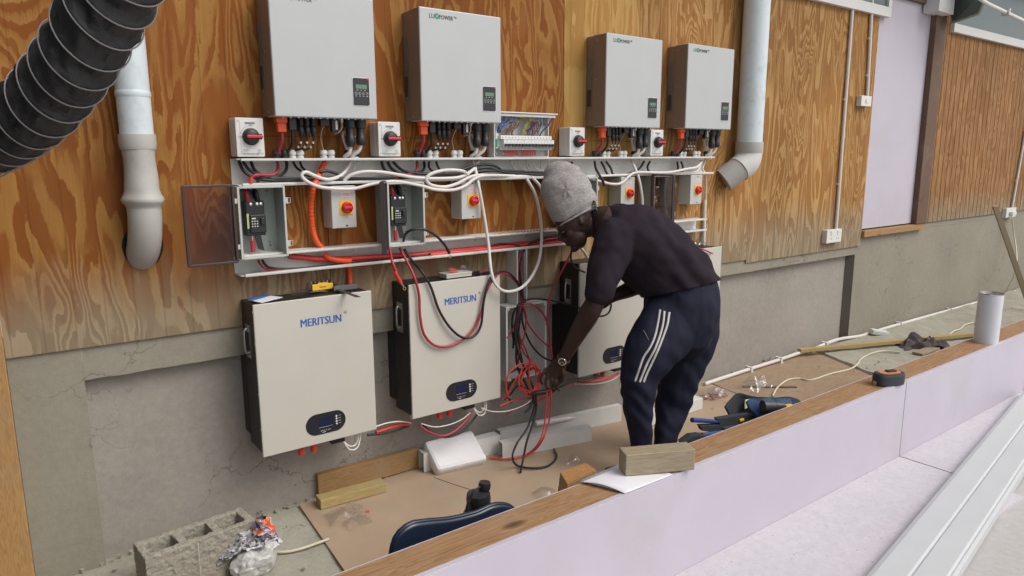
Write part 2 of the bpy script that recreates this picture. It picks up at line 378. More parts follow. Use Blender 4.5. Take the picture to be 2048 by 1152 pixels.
    def build(s, name, mat, parent=None, label=None, cat=None, group=None, kind=None, bevel=0, loc=None, auto=None, jit=0):
        if jit:
            for i, v in enumerate(s.v): s.v[i] = v+Vector(noise.noise_vector(v*jit[0]))*jit[1]
        if parent is not None: o0 = WL[parent.name]
        elif loc is not None: o0 = Vector(loc)
        elif kind == 'structure': o0 = Vector((0, 0, 0))
        else:
            xs = [v.x for v in s.v]; ys = [v.y for v in s.v]; zs = [v.z for v in s.v]
            o0 = Vector(((min(xs)+max(xs))/2, (min(ys)+max(ys))/2, min(zs)))
        me = bpy.data.meshes.new(name); me.from_pydata([v-o0 for v in s.v], [], s.f); me.validate(clean_customdata=False)
        if len(me.polygons) == len(s.sm): me.polygons.foreach_set('use_smooth', s.sm)
        if any(s.sm): me.set_sharp_from_angle(angle=rad(52))
        me.materials.append(mat)
        ob = bpy.data.objects.new(name, me); COL.objects.link(ob)
        if parent is not None: ob.parent = parent
        else: ob.location = o0
        WL[ob.name] = o0.copy()
        if bevel:
            b = ob.modifiers.new('bevel', 'BEVEL'); b.width = bevel; b.segments = 2; b.limit_method = 'ANGLE'; b.angle_limit = rad(40); b.harden_normals = False
        if auto:
            me.polygons.foreach_set('use_smooth', [True]*len(me.polygons)); me.set_sharp_from_angle(angle=rad(auto))
        return tag(ob, label, cat, group, kind)
def tag(o, label=None, cat=None, group=None, kind=None):
    if label: o['label'] = label
    if cat: o['category'] = cat
    if group: o['group'] = group
    if kind: o['kind'] = kind
    return o
def empty(name, loc, label, cat, group=None):
    o = bpy.data.objects.new(name, None); COL.objects.link(o); o.location = loc; o.empty_display_size = .05
    WL[o.name] = Vector(loc); return tag(o, label, cat, group)
def copy_tree(o, loc=None, label=None, parent=None):
    c = o.copy(); COL.objects.link(c)
    if parent is not None: c.parent = parent
    if loc is not None: c.location = loc
    if label: c['label'] = label
    for ch in [x for x in bpy.data.objects if x.parent == o]: copy_tree(ch, None, None, c)
    return c
# ================================================================== SETTING
MB().box(-40, 60, -40, 40, -.3, -.012).build('ground', M_slab, kind='structure')
def bumpy(x0, x1, y0, y1, z, nx, ny, amp, sc):
    m = MB(); m.grid(lambda u, v: Vector((x0+(x1-x0)*u, y0+(y1-y0)*v, z+amp*noise.noise(Vector((u*(x1-x0)*sc, v*(y1-y0)*sc, 3))))), nx, ny); return m
bumpy(-.5, 16, -1.26, .12, .0, 420, 50, .007, 9).build('floor', M_floor, kind='structure')
MB().box(-3, 20, -6, -1.42, -.01, .0).build('path', M_slab, kind='structure')

wall = empty('building_wall', (0, 0, 0), 'long building wall of plywood sheets above a grey plastered plinth', 'wall')
# plaster: band over the recess, pier at the left, recessed field, right plinth
MB().box(.03, .258, 0, .3, -.05, .90).build('plaster_pier', M_conc, wall)
m = MB(); m.grid(lambda u, v: Vector((.2585+5.6*u, (.0 if v < .6 else .05), (.90-.143*min(1, v*2))+.0035*noise.noise(Vector((u*60, 1, 0)))*(v > .3))), 300, 5, False)
m.build('plaster_band', M_conc, wall)
MB().box(.258, 5.84, .05, .3, -.05, .757).build('recessed_plaster_panel', M_conc_r, wall)
m = MB(); m.box(5.86, 16, 0.002, .3, -.05, .90); m.box(5.93, 16, 0.002, .3, .90, .955); m.build('plinth', M_conc, wall, bevel=.004)
m = MB()
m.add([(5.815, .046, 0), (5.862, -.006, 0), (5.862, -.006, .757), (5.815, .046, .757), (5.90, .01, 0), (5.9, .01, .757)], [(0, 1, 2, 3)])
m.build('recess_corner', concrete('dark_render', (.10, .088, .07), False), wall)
for (x0, x1, z0, mm) in ((.03, 1.235, .885, M_ply), (1.238, 2.60, .875, M_ply), (2.604, 3.18, .868, M_ply_y), (3.183, 4.33, .85, M_ply_m), (4.333, 5.925, .828, M_ply_m)):
    MB().box(x0, x1, -.012, .02, z0, 3.3).build('plywood_sheet', mm, wall)
for x0, x1 in ((7.04, 8.25), (8.253, 9.46), (9.463, 12)):
    MB().box(x0, x1, -.012, .02, .955, 3.3).build('grooved_plywood_sheet', M_ply_r, wall)
MB().box(5.926, 6.835, .0, .03, .967, 3.0).build('door_infill_board', M_lilac, wall)
MB().box(6.835, 7.038, -.05, .05, .958, 2.96).build('door_jamb', M_tim_dark, wall, bevel=.003)
MB().box(5.926, 6.834, -.035, .05, 2.84, 2.96).build('door_head', M_tim_dark, wall, bevel=.003)
MB().box(5.926, 7.038, -.04, .05, .9, .955).build('door_sill', M_tim_off, wall, bevel=.003)
# cladding above top of frame
MB().box(-.2, 12, -.6, .02, 3.42, 3.5).build('soffit', M_greybox2, wall)
post = MB().box(-.085, .028, -.07, .03, -.0, 3.3).build('corner_post', M_timber_z, None, 'tall yellow timber post at the left end of the wall', 'post', bevel=.004)
MB().box(-6, -.09, .35, .4, 0, 3.3).build('side_wall', paint('dark_sheet', (.05, .055, .055), .7), None, 'dark sheet filling the shaded opening past the timber post', 'wall')  # shade of the opening past the post, put into this sheet's colour

MB().box(-.75, -.65, -2.6, .349, 0, 3.4).build('shade_wall', paint('dark_sheet', (.05, .055, .055), .7), None, 'added unseen wall that shades the left end of the building', 'wall')  # added out of view to keep light off the left end
# windows along the top of the wall
def window(x0, x1, z0, label):
    t = empty('high_window', ((x0+x1)/2, 0, z0), label, 'window', 'windows high in the plywood wall')
    m = MB(); m.box(x0, x1, -.05, -.0125, z0, z0+.075); m.box(x0, x0+.05, -.05, -.0125, z0+.0755, z0+.6); m.box(x1-.05, x1, -.05, -.0125, z0+.0755, z0+.6)
    m.build('window_frame', M_white, t, bevel=.003)
    MB().box(x0+.05, x1-.05, -.03, -.014, z0+.075, z0+.6).build('pane', M_glass, t)
window(4.35, 6.03, 2.66, 'white framed high window left of the lilac doorway')
window(7.20, 9.6, 2.665, 'white framed high window over the grooved plywood right of the doorway')
b = MB(); p0 = P(1875, 0, -.12); p1 = P(1902, 30, -.12)
b.box(p0.x, p1.x, -.14, -.0125, p1.z, p1.z+.3)
b.build('roof_bracket', M_white, None, 'white boxed bracket at the top of the dark door jamb', 'bracket', bevel=.004)
aw = empty('open_window_sash', P(1905, 45, -.05), 'grey green window sash hinged open above the grooved plywood', 'window sash')
q = [P(1903, 46, -.06), P(1903, -60, -.06), P(1985, -30, -.45), P(1958, 27, -.30)]
MB().prism(q, (0, .0, .012)).build('pane', M_glass, aw)
MB().tube([q[0], q[3]], .012, path=False).tube([q[3], q[2]], .012, path=False).build('sash_rail', M_greybox2, aw)
pp = [P(1935, -30, -.4), P(1965, 1, -.4), P(2012, 25, -.4), P(2090, 62, -.4)]
t = empty('roof_conduit', pp[1], 'white conduit pipe slanting under the roof at the top right', 'conduit')
MB().tube(pp, .016).build('pipe', M_white, t); MB().box(pp[2].x-.015, pp[2].x+.015, -.43, -.37, pp[2].z-.025, pp[2].z+.03).build('clamp', M_metal, t)
# ------------------------------------------------------------------ low wall in the foreground
lw_ = empty('low_wall', (3, -1.33, 0), 'low wall faced with lilac boards under a timber plate', 'low wall')
LT = .425
for x0, x1 in ((-.8, 3.53), (3.533, 7.1), (7.103, 11)):
    MB().box(x0, x1, -1.388, -1.252, LT-.045, LT).build('timber_plate', M_timber, lw_, bevel=.003)
for x0, x1 in ((-.8, 3.748), (3.753, 6.2), (6.203, 11)):
    MB().box(x0, x1, -1.412, -1.392, .006, LT+.002).build('facing_board', M_lilac, lw_, bevel=.001)
MB().box(-.8, 11, -1.3915, -1.32, -.02, LT-.046).build('core', paint('core_grey', (.4, .4, .42), .7), lw_)
MB().box(-.8, 11, -1.2515, -1.247, LT-.30, LT-.002).build('back_facing', M_lilac, lw_)
for x0, x1, lb in ((-.5, 3.745, 'dusty lilac board lying flat at the foot of the low wall, nearer piece'), (3.755, 8, 'dusty lilac board lying flat at the foot of the low wall, farther piece')):
    y1 = -1.4135
    m = MB(); m.prism([(x0, y1, .001), (x1, y1, .001), (x1, -2.02 if x0 > 3 else -1.98, .001), (x0, -1.80, .001)], (0, 0, .014))
    m.build('floor_board', M_lilac_d, None, lb, 'board', 'lilac boards lying along the low wall')
A, B = PZ(1729, 1152, .07), PZ(2048, 778, .07); C_, D_ = PZ(1910, 1152, .07), PZ(2048, 896, .07)
d = (B-A).normalized(); nrm = Vector((-d.y, d.x, 0)); wdt = abs((C_-A).dot(nrm)); nrm = nrm*(1 if (C_-A).dot(nrm) > 0 else -1)
A0 = A-d*.9; L = (B-A0).length+.02
t = empty('white_channel', A0, 'long white folded channel lying diagonally over the dusty boards', 'channel')
M_w2 = paint('white_metal_sheet', (.52, .53, .54), .5, var=.02)
pf = [(0, .016), (0, .062), (.02, .070), (.47*wdt, .070), (.50*wdt, .063), (.53*wdt, .068), (.90*wdt, .066), (.925*wdt, .058), (.95*wdt, .060), (wdt, .056), (wdt, .016)]
m = MB(); m.prism([A0+nrm*u_+Vector((0, 0, z_-A0.z)) for u_, z_ in pf], d*L); m.build('folded_sheet', M_w2, t, bevel=.0015)
g = PZ(2045, 770, .03)
MB().obox(g+Vector((.03, -.02, .03)), Vector((.09, .02, 0)), Vector((-.01, .03, 0)), Vector((0, .0, .03))).build('metal_bracket', M_metal, None, 'small grey metal bracket at the far end of the white channel', 'bracket', bevel=.004)

# ------------------------------------------------------------------ INVERTERS
ID = .17
def inverter():
    x0 = P(838, 12, -ID).x; x1 = x0+.437; z1 = P(838, 12, -ID).z; z0 = P(842, 241, -ID).z-.001
    W = x1-x0
    t = empty('inverter', (x0, 0, z0), '', 'inverter', 'silver wall mounted inverters')
    MB().box(x0, x1, -ID, -.075, z0, z1).build('front_cover', M_silver, t, bevel=.004)
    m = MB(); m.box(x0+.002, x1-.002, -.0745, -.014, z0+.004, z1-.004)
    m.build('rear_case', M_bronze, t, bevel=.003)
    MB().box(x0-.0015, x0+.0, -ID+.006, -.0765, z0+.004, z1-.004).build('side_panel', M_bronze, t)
    # slotted handle on the left flank
    zz0, zz1 = z0+.11, z1-.135; pts = []
    for k in range(13): a = rad(180*k/12); pts.append((x0-.002, -.043+.016*math.cos(a), zz1+.016*math.sin(a)))
    for k in range(13): a = rad(180+180*k/12); pts.append((x0-.002, -.043+.016*math.cos(a), zz0+.016*math.sin(a)))
    h = MB().prism(pts, (.0035, 0, 0)).build('side_handle', paint('slot_grey', (.20, .21, .21), .3, metal=.5), t)
    MB().box(x0-.0028, x0-.002, -.057, -.029, zz0+.0, zz0+.09).build('slot_shade', paint('slot_dark', (.05, .035, .03), .7), h)
    m = MB()
    for zq in (z0+.02, z0+.25, z1-.03): m.cyl((x0-.003, -.10, zq), (x0-.001, -.10, zq), .003, n=8)
    m.build('side_screws', M_metal, t)
    # display
    dx0, dx1, dz0, dz1 = x0+W*.757, x0+W*.922, z0+.055, z0+.165
    MB().rrect(dx0-.003, dx1+.003, dz0-.003, dz1+.003, -ID-.0012, -ID+.001, .007).build('display_bezel', M_white, t)
    dp = MB().rrect(dx0, dx1, dz0, dz1, -ID-.003, -ID-.0012, .006).build('display_panel', M_screen, t)
    MB().box(dx0+.011, dx1-.011, -ID-.0038, -ID-.003, dz1-.043, dz1-.026).build('lcd', M_lcd, dp)
    m = MB()
    for k, s_ in enumerate(('<', '|', '|', '>')):
        cx = dx0+.012+k*.0165; m.tube([(cx+.0058*math.cos(a*.7854), -ID-.0036, dz1-.062+.0058*math.sin(a*.7854)) for a in range(8)], .0005, 4, path=False, closed=True)
        m.text(s_, cx-.0025, dz1-.065, -ID-.0036, .010)
    for k in range(4): m.box(dx0+.008+k*.0165, dx0+.016+k*.0165, -ID-.0036, -ID-.003, dz1-.0735, dz1-.072)
    for k in range(3): m.box(dx0+.014+k*.017, dx0+.022+k*.017, -ID-.0036, -ID-.003, dz1-.0495, dz1-.048)
    m.build('buttons', M_white, dp)
    MB().box(dx1-.009, dx1-.001, -ID-.005, -ID-.003, dz1-.007, dz1+.001).build('film_tab', M_red, dp)
    # logo
    lx, lz = x0+.048, z1-.042
    MB().text('LU', lx, lz, -ID-.0008, .027, sx=.9).text('POWER', lx+.052, lz, -ID-.0008, .024, sx=.86).text('POWER', lx+.0526, lz, -ID-.0009, .024, sx=.86).text('TEK', lx+.1265, lz+.0105, -ID-.0008, .0105).build('logo_lettering', M_grey_l, t)
    gl = MB().lathe((lx+.041, -ID-.0004, lz+.010), [(0, .0006), (.0125, .0006), (.0125, 0)], 24, (0, -1, 0), False).build('logo_disc', M_green_l, t)
    m = MB()
    for s_ in (-1, 1): m.tube([(lx+.041-.006, -ID-.0013, lz+.010-.0075*s_), (lx+.041, -ID-.0013, lz+.010+.001*s_), (lx+.041+.006, -ID-.0013, lz+.010-.0075*s_)], .0008, 5)
    m.build('logo_cross', M_white, gl)
    # connectors underneath
    y = -.105
    op = MB().box(x0+W*.045, x0+W*.150, y-.014, y+.014, z0-.022, z0).box(x0+W*.058, x0+W*.138, y-.012, y+.012, z0-.058, z0-.0222).build('orange_plug', M_orange, t, bevel=.003)
    MB().box(x0+W*.165, x0+W*.235, y-.012, y+.012, z0-.05, z0).build('black_plug', M_blkpl, t, bevel=.003)
    for k, fx in enumerate((.285, .345, .405)):
        m = MB(); cx = x0+W*fx
        m.lathe((cx, y, z0), [(.0, 0), (.009, 0), (.011, -.03), (.008, -.034), (.012, -.038), (.012, -.058), (.009, -.066), (.006, -.075), (0, -.075)], 14)
        m.build('cable_connector', M_blkpl, t)
    MB().box(x0+W*.25, x0+W*.42, y+.013, y+.04, z0-.05, z0).build('connector_block', M_blkpl, t, bevel=.003)
    MB().box(x0+W*.47, x0+W*.56, y-.01, y+.02, z0-.03, z0).build('socket_cover', M_blkpl, t, bevel=.003)
    dg = MB().box(x0+W*.575, x0+W*.65, y-.016, y+.006, z0-.055, z0).build('wifi_dongle', M_blkpl, t, bevel=.003)
    MB().box(x0+W*.612, x0+W*.632, y-.0175, y-.016, z0-.044, z0-.008).build('dongle_label', M_white, dg)
    MB().box(x0+W*.68, x0+W*.70, y-.008, y+.008, z0-.014, z0).build('network_plug', M_white, t)
    for fx, ln in ((.775, .115), (.885, .108)):
        cx = x0+W*fx
        MB().lathe((cx, y, z0), [(0, 0), (.024, 0), (.024, -.035), (.018, -.037), (.018, -.07), (.021, -.074), (.021, -.10), (.015, -ln), (0, -ln)], 18).build('power_connector', M_blkpl, t)
    m = MB()
    for k in range(12): cx = x0+W*(.08+.07*k); m.box(cx-.0025, cx+.0025, -ID+.01, -ID+.02, z0-.004, z0)
    m.build('base_screws', M_metal, t)
    return t, x0, z0
inv, IX, IZ = inverter()
inv['label'] = 'silver inverter beside the open breaker board, second from the left'
invx = [P(551, 234, -ID).x, IX, P(1212, 160, -ID).x, P(1374, 170, -ID).x]
for x, lb in ((invx[0], 'nearest silver inverter, cut off by the top of the picture'), (invx[2], 'silver inverter third from the left, directly above and right of the worker in the cap'), (invx[3], 'farthest silver inverter, next to the straight white downpipe')):
    copy_tree(inv, (x, 0, IZ+(.004 if x == invx[3] else 0)), lb)

# ------------------------------------------------------------------ TRUNKING
def u_trunk(name, x0, x1, z0, z1, D, label, y0=-.013):
    t = empty(name, ((x0+x1)/2, y0, z0), label, 'trunking')
    m = MB(); m.box(x0, x1, y0-.003, y0, z0, z1); m.build('back_plate', M_trunk, t)
    m = MB(); m.box(x0, x1, -D, y0-.0031, z0, z0+.003).box(x0+.016, x1, -D-.004, -D+.006, z0-.003, z0+.009)
    m.box(x0, x1, -D, y0-.0031, z1-.003, z1).box(x0+.016, x1, -D-.004, -D+.006, z1-.009, z1+.001)
    m.box(x0+.018, x1, -D-.0055, -D-.0041, z0+.001, z0+.004).box(x0+.018, x1, -D-.0055, -D-.0041, z1-.006, z1-.003)
    m.build('flanges', M_trunk, t)
    m = MB()
    for k in range(int((x1-x0)/.33)): m.lathe((x0+.2+k*.33, y0-.003, (z0+z1)/2+.01), [(0, .003), (.004, .003), (.006, 0)], 10, (0, -1, 0))
    m.build('fixing_screws', M_metal, t)
    return t
T1 = u_trunk('cable_trunking', .84, 3.80, 1.466, 1.571, .10, 'long open white trunking directly under the inverters, full of cables')
T2 = u_trunk('cable_trunking', .825, 2.62, 1.105, 1.190, .10, 'open white trunking below the breaker boxes, carrying the orange conduit')
T2b = u_trunk('cable_trunking', 2.95, 3.755, 1.105, 1.180, .10, 'short open white trunking behind the worker\'s back, beside the farthest battery')
# finger slots of the duct comb
m = MB()
for k in range(18): x = 2.08+k*.0205; m.box(x, x+.010, -.10, -.098, 1.191, 1.205)
m.box(2.07, 2.46, -.101, -.098, 1.1905, 1.194)
m.build('trunking_comb', paint('comb', (.45, .25, .13), .6), T2)
xa, xb, xc = P(1034, 550, -.1).x, P(1053, 550, -.1).x, P(1030, 500, -.1).x
t = empty('vertical_trunking', (xa, -.013, .80), 'short upright white trunking dropping to the junction box between two batteries', 'trunking')
MB().box(xa-.003, xa, -.10, -.013, .81, 1.103).build('left_side', M_trunk, t)
MB().box(xb-.003, xb, -.10, -.013, .81, 1.103).build('right_side', M_trunk, t)
MB().box(xa, xb-.003, -.017, -.013, .81, 1.103).build('back_plate', M_trunk, t)
m = MB(); m.box(xa-.004, xa+.002, -.104, -.10, .81, 1.1).box(xb-.004, xb+.002, -.104, -.10, .81, 1.1); m.build('lips', M_trunk, t)

def gland(x, mat, r=.0165, h=.034):
    return MB().lathe((x, -.058, 1.571), [(r*.9, 0), (r*.9, .010), (r*.72, .011), (r*.72, .015), (r, .016), (r, .026), (r*.8, h), (.004, h+.002), (0, h)], 16).build('cable_gland', mat, T1)
GO = [(P(a, 310, -.058).x-invx[0], mm) for a, mm in ((553, M_blkpl), (569, M_blkpl), (585, M_white), (600.5, M_white), (647.5, M_white), (662.5, M_white), (696, M_blkpl), (716, M_blkpl))]
for i, x in enumerate(invx):
    for g_, mm in GO:
        if i == 3 and x+g_ > 3.79: continue
        gland(x+g_, mm)

# ------------------------------------------------------------------ ROTARY ISOLATORS (white, red lever)
def isolator():
    x0 = P(480, 234, -.10).x; x1 = P(523, 236, -.10).x+.004; z0 = 1.578; z1 = z0+.150; y1 = -.013; yf = -.105
    x0 = x1-.108
    t = empty('rotary_isolator', (x0, 0, z0), '', 'isolator switch', 'white isolators with a red lever on the trunking')
    MB().box(x0, x1, yf+.03, y1, z0, z1).build('case', M_white, t, bevel=.006)
    c = MB().rrect(x0, x1, z0, z1, yf+.002, yf+.0295, .005).build('cover', M_white, t, bevel=.002)
    MB().rrect(x0+.016, x1-.006, z0+.014, z1-.012, yf, yf+.0018, .004).build('face_plate', M_white, t, bevel=.0006)
    cx, cz = (x0+x1)/2+.002, z0+.078
    k = MB().lathe((cx, yf, cz), [(.033, 0), (.0335, .004), (.028, .006), (.0275, .022), (.024, .025), (0, .025)], 32, (0, -1, 0)).build('knob', M_blkpl, t)
    MB().box(cx+.018, cx+.036, yf-.030, yf-.006, cz-.011, cz+.011).build('knob_nose', M_blkpl, t, bevel=.002)
    MB().box(cx-.024, cx+.038, yf-.034, yf-.024, cz-.0055, cz+.0055).build('red_lever', M_red, t, bevel=.002)
    m = MB(); m.box(cx-.02, cx+.018, yf-.001, yf, z1-.024, z1-.016)
    m.text('ON', cx-.006, cz+.040, yf-.0006, .009); m.text('OFF', cx-.047, cz-.004, yf-.0006, .008)
    m.text('1', cx+.034, cz-.022, yf-.0006, .008)
    pts = [(cx+.041*math.cos(rad(a)), yf-.0008, cz+.041*math.sin(rad(a))) for a in range(105, 172, 6)]; m.tube(pts, .0005, 4)
    for q in range(3): m.box(cx-.035, cx-.012, yf-.0005, yf, z0+.027-q*.0045, z0+.0285-q*.0045); m.box(cx+.022, cx+.036, yf-.0005, yf, z0+.027-q*.0045, z0+.0285-q*.0045)
    m.text('Photovoltaic DC Switch', cx-.036, z0+.009, yf-.0014, .0068)
    m.build('printing', paint('print_grey', (.22, .22, .22), .6), t)
    for sx_, sz_ in ((.011, .013), (.011, .137), (.099, .013), (.099, .137)):
        MB().lathe((x0+sx_, yf+.002, z0+sz_), [(0, .0005), (.003, .001), (.0045, .001), (.0045, 0)], 12, (0, -1, 0)).build('screw', M_metal, t)
    return t, x0, z0
iso, JX, JZ = isolator(); iso['label'] = 'white isolator with red lever at the left end of the upper trunking'
for px, lb in ((757, 'white isolator with red lever between the two nearest inverters'), (1140, 'white isolator with red lever just right of the open breaker board'), (1302.5, 'white isolator with red lever tucked under the two farthest inverters')):
    copy_tree(iso, (P(px, 270, -.105).x, 0, JZ), lb)

# ------------------------------------------------------------------ ISOLATORS (grey box, yellow plate)
def yiso():
    x1 = P(712, 410, -.11).x; x0 = x1-.112; z0 = 1.274; z1 = 1.455; yf = -.11
    t = empty('emergency_isolator', (x0, 0, z0), '', 'isolator switch', 'grey isolators with red knob on yellow plate')
    MB().box(x0, x1, yf+.012, -.013, z0, z1).build('case', M_greybox, t, bevel=.003)
    MB().box(x0, x1, yf, yf+.0115, z0, z1).build('cover', M_greybox, t, bevel=.003)
    cx, cz = x0+.066, z0+.088
    MB().box(cx-.030, cx+.030, yf-.002, yf, cz-.031, cz+.031).build('yellow_plate', M_yellow, t)
    k = MB().lathe((cx+.002, yf-.002, cz), [(.0245, 0), (.0245, .010), (.022, .016), (.019, .017), (.018, .012), (0, .012)], 28, (0, -1, 0)).build('red_knob', M_red, t)
    MB().box(cx-.018, cx+.022, yf-.026, yf-.012, cz-.005, cz+.005).build('grip', M_red, k, bevel=.002)
    lb = MB().box(cx-.022, cx+.022, yf-.0008, yf, z1-.048, z1-.028).build('label_plate', M_white, t)
    m = MB()
    for q in range(3): m.box(cx-.018, cx+.018, yf-.0012, yf-.0008, z1-.034-q*.005, z1-.0325-q*.005)
    m.build('label_text', M_red, lb)
    m = MB()
    for zq in (z0+.010, z1-.010): m.lathe((cx, yf, zq), [(0, .001), (.004, .001), (.004, 0)], 10, (0, -1, 0))
    m.build('screws', M_blkpl, t)
    return t, x0, z0
yi, YX, YZ = yiso(); yi['label'] = 'grey isolator with red knob on yellow, left of the other three, beside the orange conduit'
for px, lb in ((923, 'grey isolator with red knob on yellow, half crossed by a hanging white cable'), (1241.5, 'grey isolator with red knob on yellow, just above the worker\'s shoulders'), (1380, 'grey isolator with red knob on yellow, farthest along the wall by the pale upright pipe')):
    copy_tree(yi, (P(px, 400, -.11).x, 0, YZ+.004), lb)

# ------------------------------------------------------------------ BREAKER ENCLOSURES with hinged lids
def breaker_box(xl, label, group, lid_deg, breaker=True):
    W, H, D_ = .185, .285, .13; z0 = 1.178; x1 = xl+W; z1 = z0+H
    t = empty('breaker_enclosure', (xl, 0, z0), label, 'enclosure', group)
    m = MB(); m.box(xl, x1, -.017, -.013, z0, z1)
    m.build('back_wall', M_greybox2, t)
    m = MB(); m.box(xl, xl+.003, -D_, -.0171, z0, z1).box(x1-.003, x1, -D_, -.0171, z0, z1).box(xl+.0031, x1-.0031, -D_, -.0171, z0, z0+.003).box(xl+.0031, x1-.0031, -D_, -.0171, z1-.003, z1)
    m.build('side_walls', M_greybox2, t)
    m = MB(); o, i_ = 0, .007
    m.box(xl-.002, xl+i_, -D_-.006, -D_, z0+.0, z1).box(x1-i_, x1+.002, -D_-.006, -D_, z0, z1).box(xl+i_+.0001, x1-i_-.0001, -D_-.006, -D_, z0-.002, z0+i_).box(xl+i_+.0001, x1-i_-.0001, -D_-.006, -D_, z1-i_, z1+.002)
    m.build('rim', M_greybox, t, bevel=.0015)
    m = MB()
    for zq in (z0+.05, z1-.06): m.box(x1+.002, x1+.014, -D_, -D_+.02, zq-.012, zq+.012); m.tube([(x1+.013, -D_+.01, zq-.010), (x1+.027, -D_+.01, zq-.010), (x1+.027, -D_+.01, zq+.010), (x1+.013, -D_+.01, zq+.010)], .0015, 6, path=False)
    m.build('latches', M_greybox, t)
    for zq in (z0+.05, z1-.055):
        MB().box(xl-.014, xl-.002, -D_-.004, -D_+.012, zq-.010, zq+.010).build('hinge', M_greybox, t, bevel=.002)
    m = MB()
    for sx_, sz_ in ((.15, .05), (.152, .035), (.15, .26), (.15, .245)): m.lathe((xl+sx_, -.017, z0+sz_), [(0, .003), (.004, .003), (.006, 0)], 10, (0, -1, 0))
    m.build('screws', M_chrome, t)
    if breaker:
        bx0, bx1, bz0, bz1 = xl+.045, xl+.120, z0+.085, z0+.225
        b = MB().box(bx0, bx1, -.075, -.0172, bz0, bz1).box(bx0+.012, bx1, -.085, -.0751, bz0+.012, bz1-.055).build('circuit_breaker', M_blkpl, t, bevel=.003)
        m = MB(); m.box(bx0+.018, bx0+.034, -.0856, -.085, bz1-.072, bz1-.067)
        for q in range(3):
            for c_ in range(3): m.box(bx0+.017+c_*.010, bx0+.022+c_*.010, -.0855, -.085, bz1-.083-q*.010, bz1-.079-q*.010)
        m.build('rating_print', M_white, b)
        MB().box(bx0+.052, bx0+.066, -.094, -.0852, bz0+.045, bz0+.072).build('toggle', M_blkpl, b, bevel=.002)
        m = MB()
        for cx in (bx0+.020, bx0+.045, bx0+.060): m.lathe((cx, -.076, bz1-.012), [(0, .004), (.006, .003), (.007, 0)], 10, (0, -1, 0))
        m.build('terminal_screws', M_chrome, b)
        m = MB().box(bx0+.002, bx0+.010, -.0758, -.0752, bz0+.03, bz1-.05); m.build('side_label', M_lime, b)
        # tails inside the box
        for name, mm, a0, a1 in (('red_tail', M_redcab, (bx0+.012, -.07, bz1-.002), (bx0+.002, -.055, z1-.006)), ('black_tail', M_blkcab, (bx0+.052, -.07, bz1-.002), (bx0+.040, -.055, z1-.006))):
            MB().tube([a0, ((a0[0]+a1[0])/2, -.078, (a0[2]+a1[2])/2), a1], .009, 10).build(name, mm, t)
        MB().prism([(bx0+.018, -.07, bz1), (bx0+.045, -.07, bz1), (bx0+.056, -.06, z1-.03), (bx0+.012, -.06, z1-.008)], (0, .01, 0)).build('phase_barrier', M_blkpl, t)
        MB().prism([(bx0+.028, -.08, bz0), (bx0+.052, -.08, bz0), (bx0+.062, -.08, bz0-.062), (bx0+.038, -.08, bz0-.055)], (0, .006, 0)).build('lower_barrier', M_blkpl, t)
        MB().tube([(bx0+.018, -.078, bz0), (bx0+.016, -.080, bz0-.02)], .004, 8, path=False).build('lug', M_brass, t)
        MB().tube([(bx0+.016, -.080, bz0-.018), (bx0+.016, -.080, bz0-.065)], .0095, 10, path=False).build('red_boot', M_redcab, t)
    # lid swung out on the left hinges
    a = rad(lid_deg); hx, hy = xl-.012, -D_+.0
    ux = Vector((-math.cos(a), -math.sin(a), 0)); n_ = Vector((-ux.y, ux.x, 0)); n_ = n_ if lid_deg > 30 else Vector((0, 1, 0))
    c = Vector((hx, hy, (z0+z1)/2))
    lw, lh = .188, H/2+.006
    l = MB().obox(c+ux*(lw/2+.004), ux*(lw/2), n_*.0012, Vector((0, 0, lh))).build('lid', M_lid, t)
    m = MB(); rr = .0035
    for cc_, hx_, hz_ in ((c+ux*.006, .0045, lh), (c+ux*(lw), .0045, lh)): m.obox(cc_, ux*hx_, n_*.010, Vector((0, 0, hz_)))
    for s_ in (-1, 1): m.obox(c+ux*(lw/2+.003)+Vector((0, 0, s_*lh)), ux*(lw/2-.0025), n_*.010, Vector((0, 0, .0045)))
    m.build('lid_rim', M_lid2, l, bevel=.001)
    return t
gB = 'breaker enclosures with hinged smoked lids'
bx = [P(474, 372, -.136).x, P(775, 372, -.136).x]
breaker_box(bx[0], 'open breaker enclosure at the far left, smoked lid folded flat against the plywood', gB, 4)
breaker_box(bx[1], 'open breaker enclosure with smoked lid standing out, over the second battery', gB, 60)
xr = P(1195, 400, -.136).x; breaker_box(xr-.185, 'open breaker enclosure half hidden behind the worker\'s grey cap', gB, 75, False)
xr = P(1349, 400, -.136).x; breaker_box(xr-.185, 'open breaker enclosure with dark lid above the worker\'s back', gB, 82)

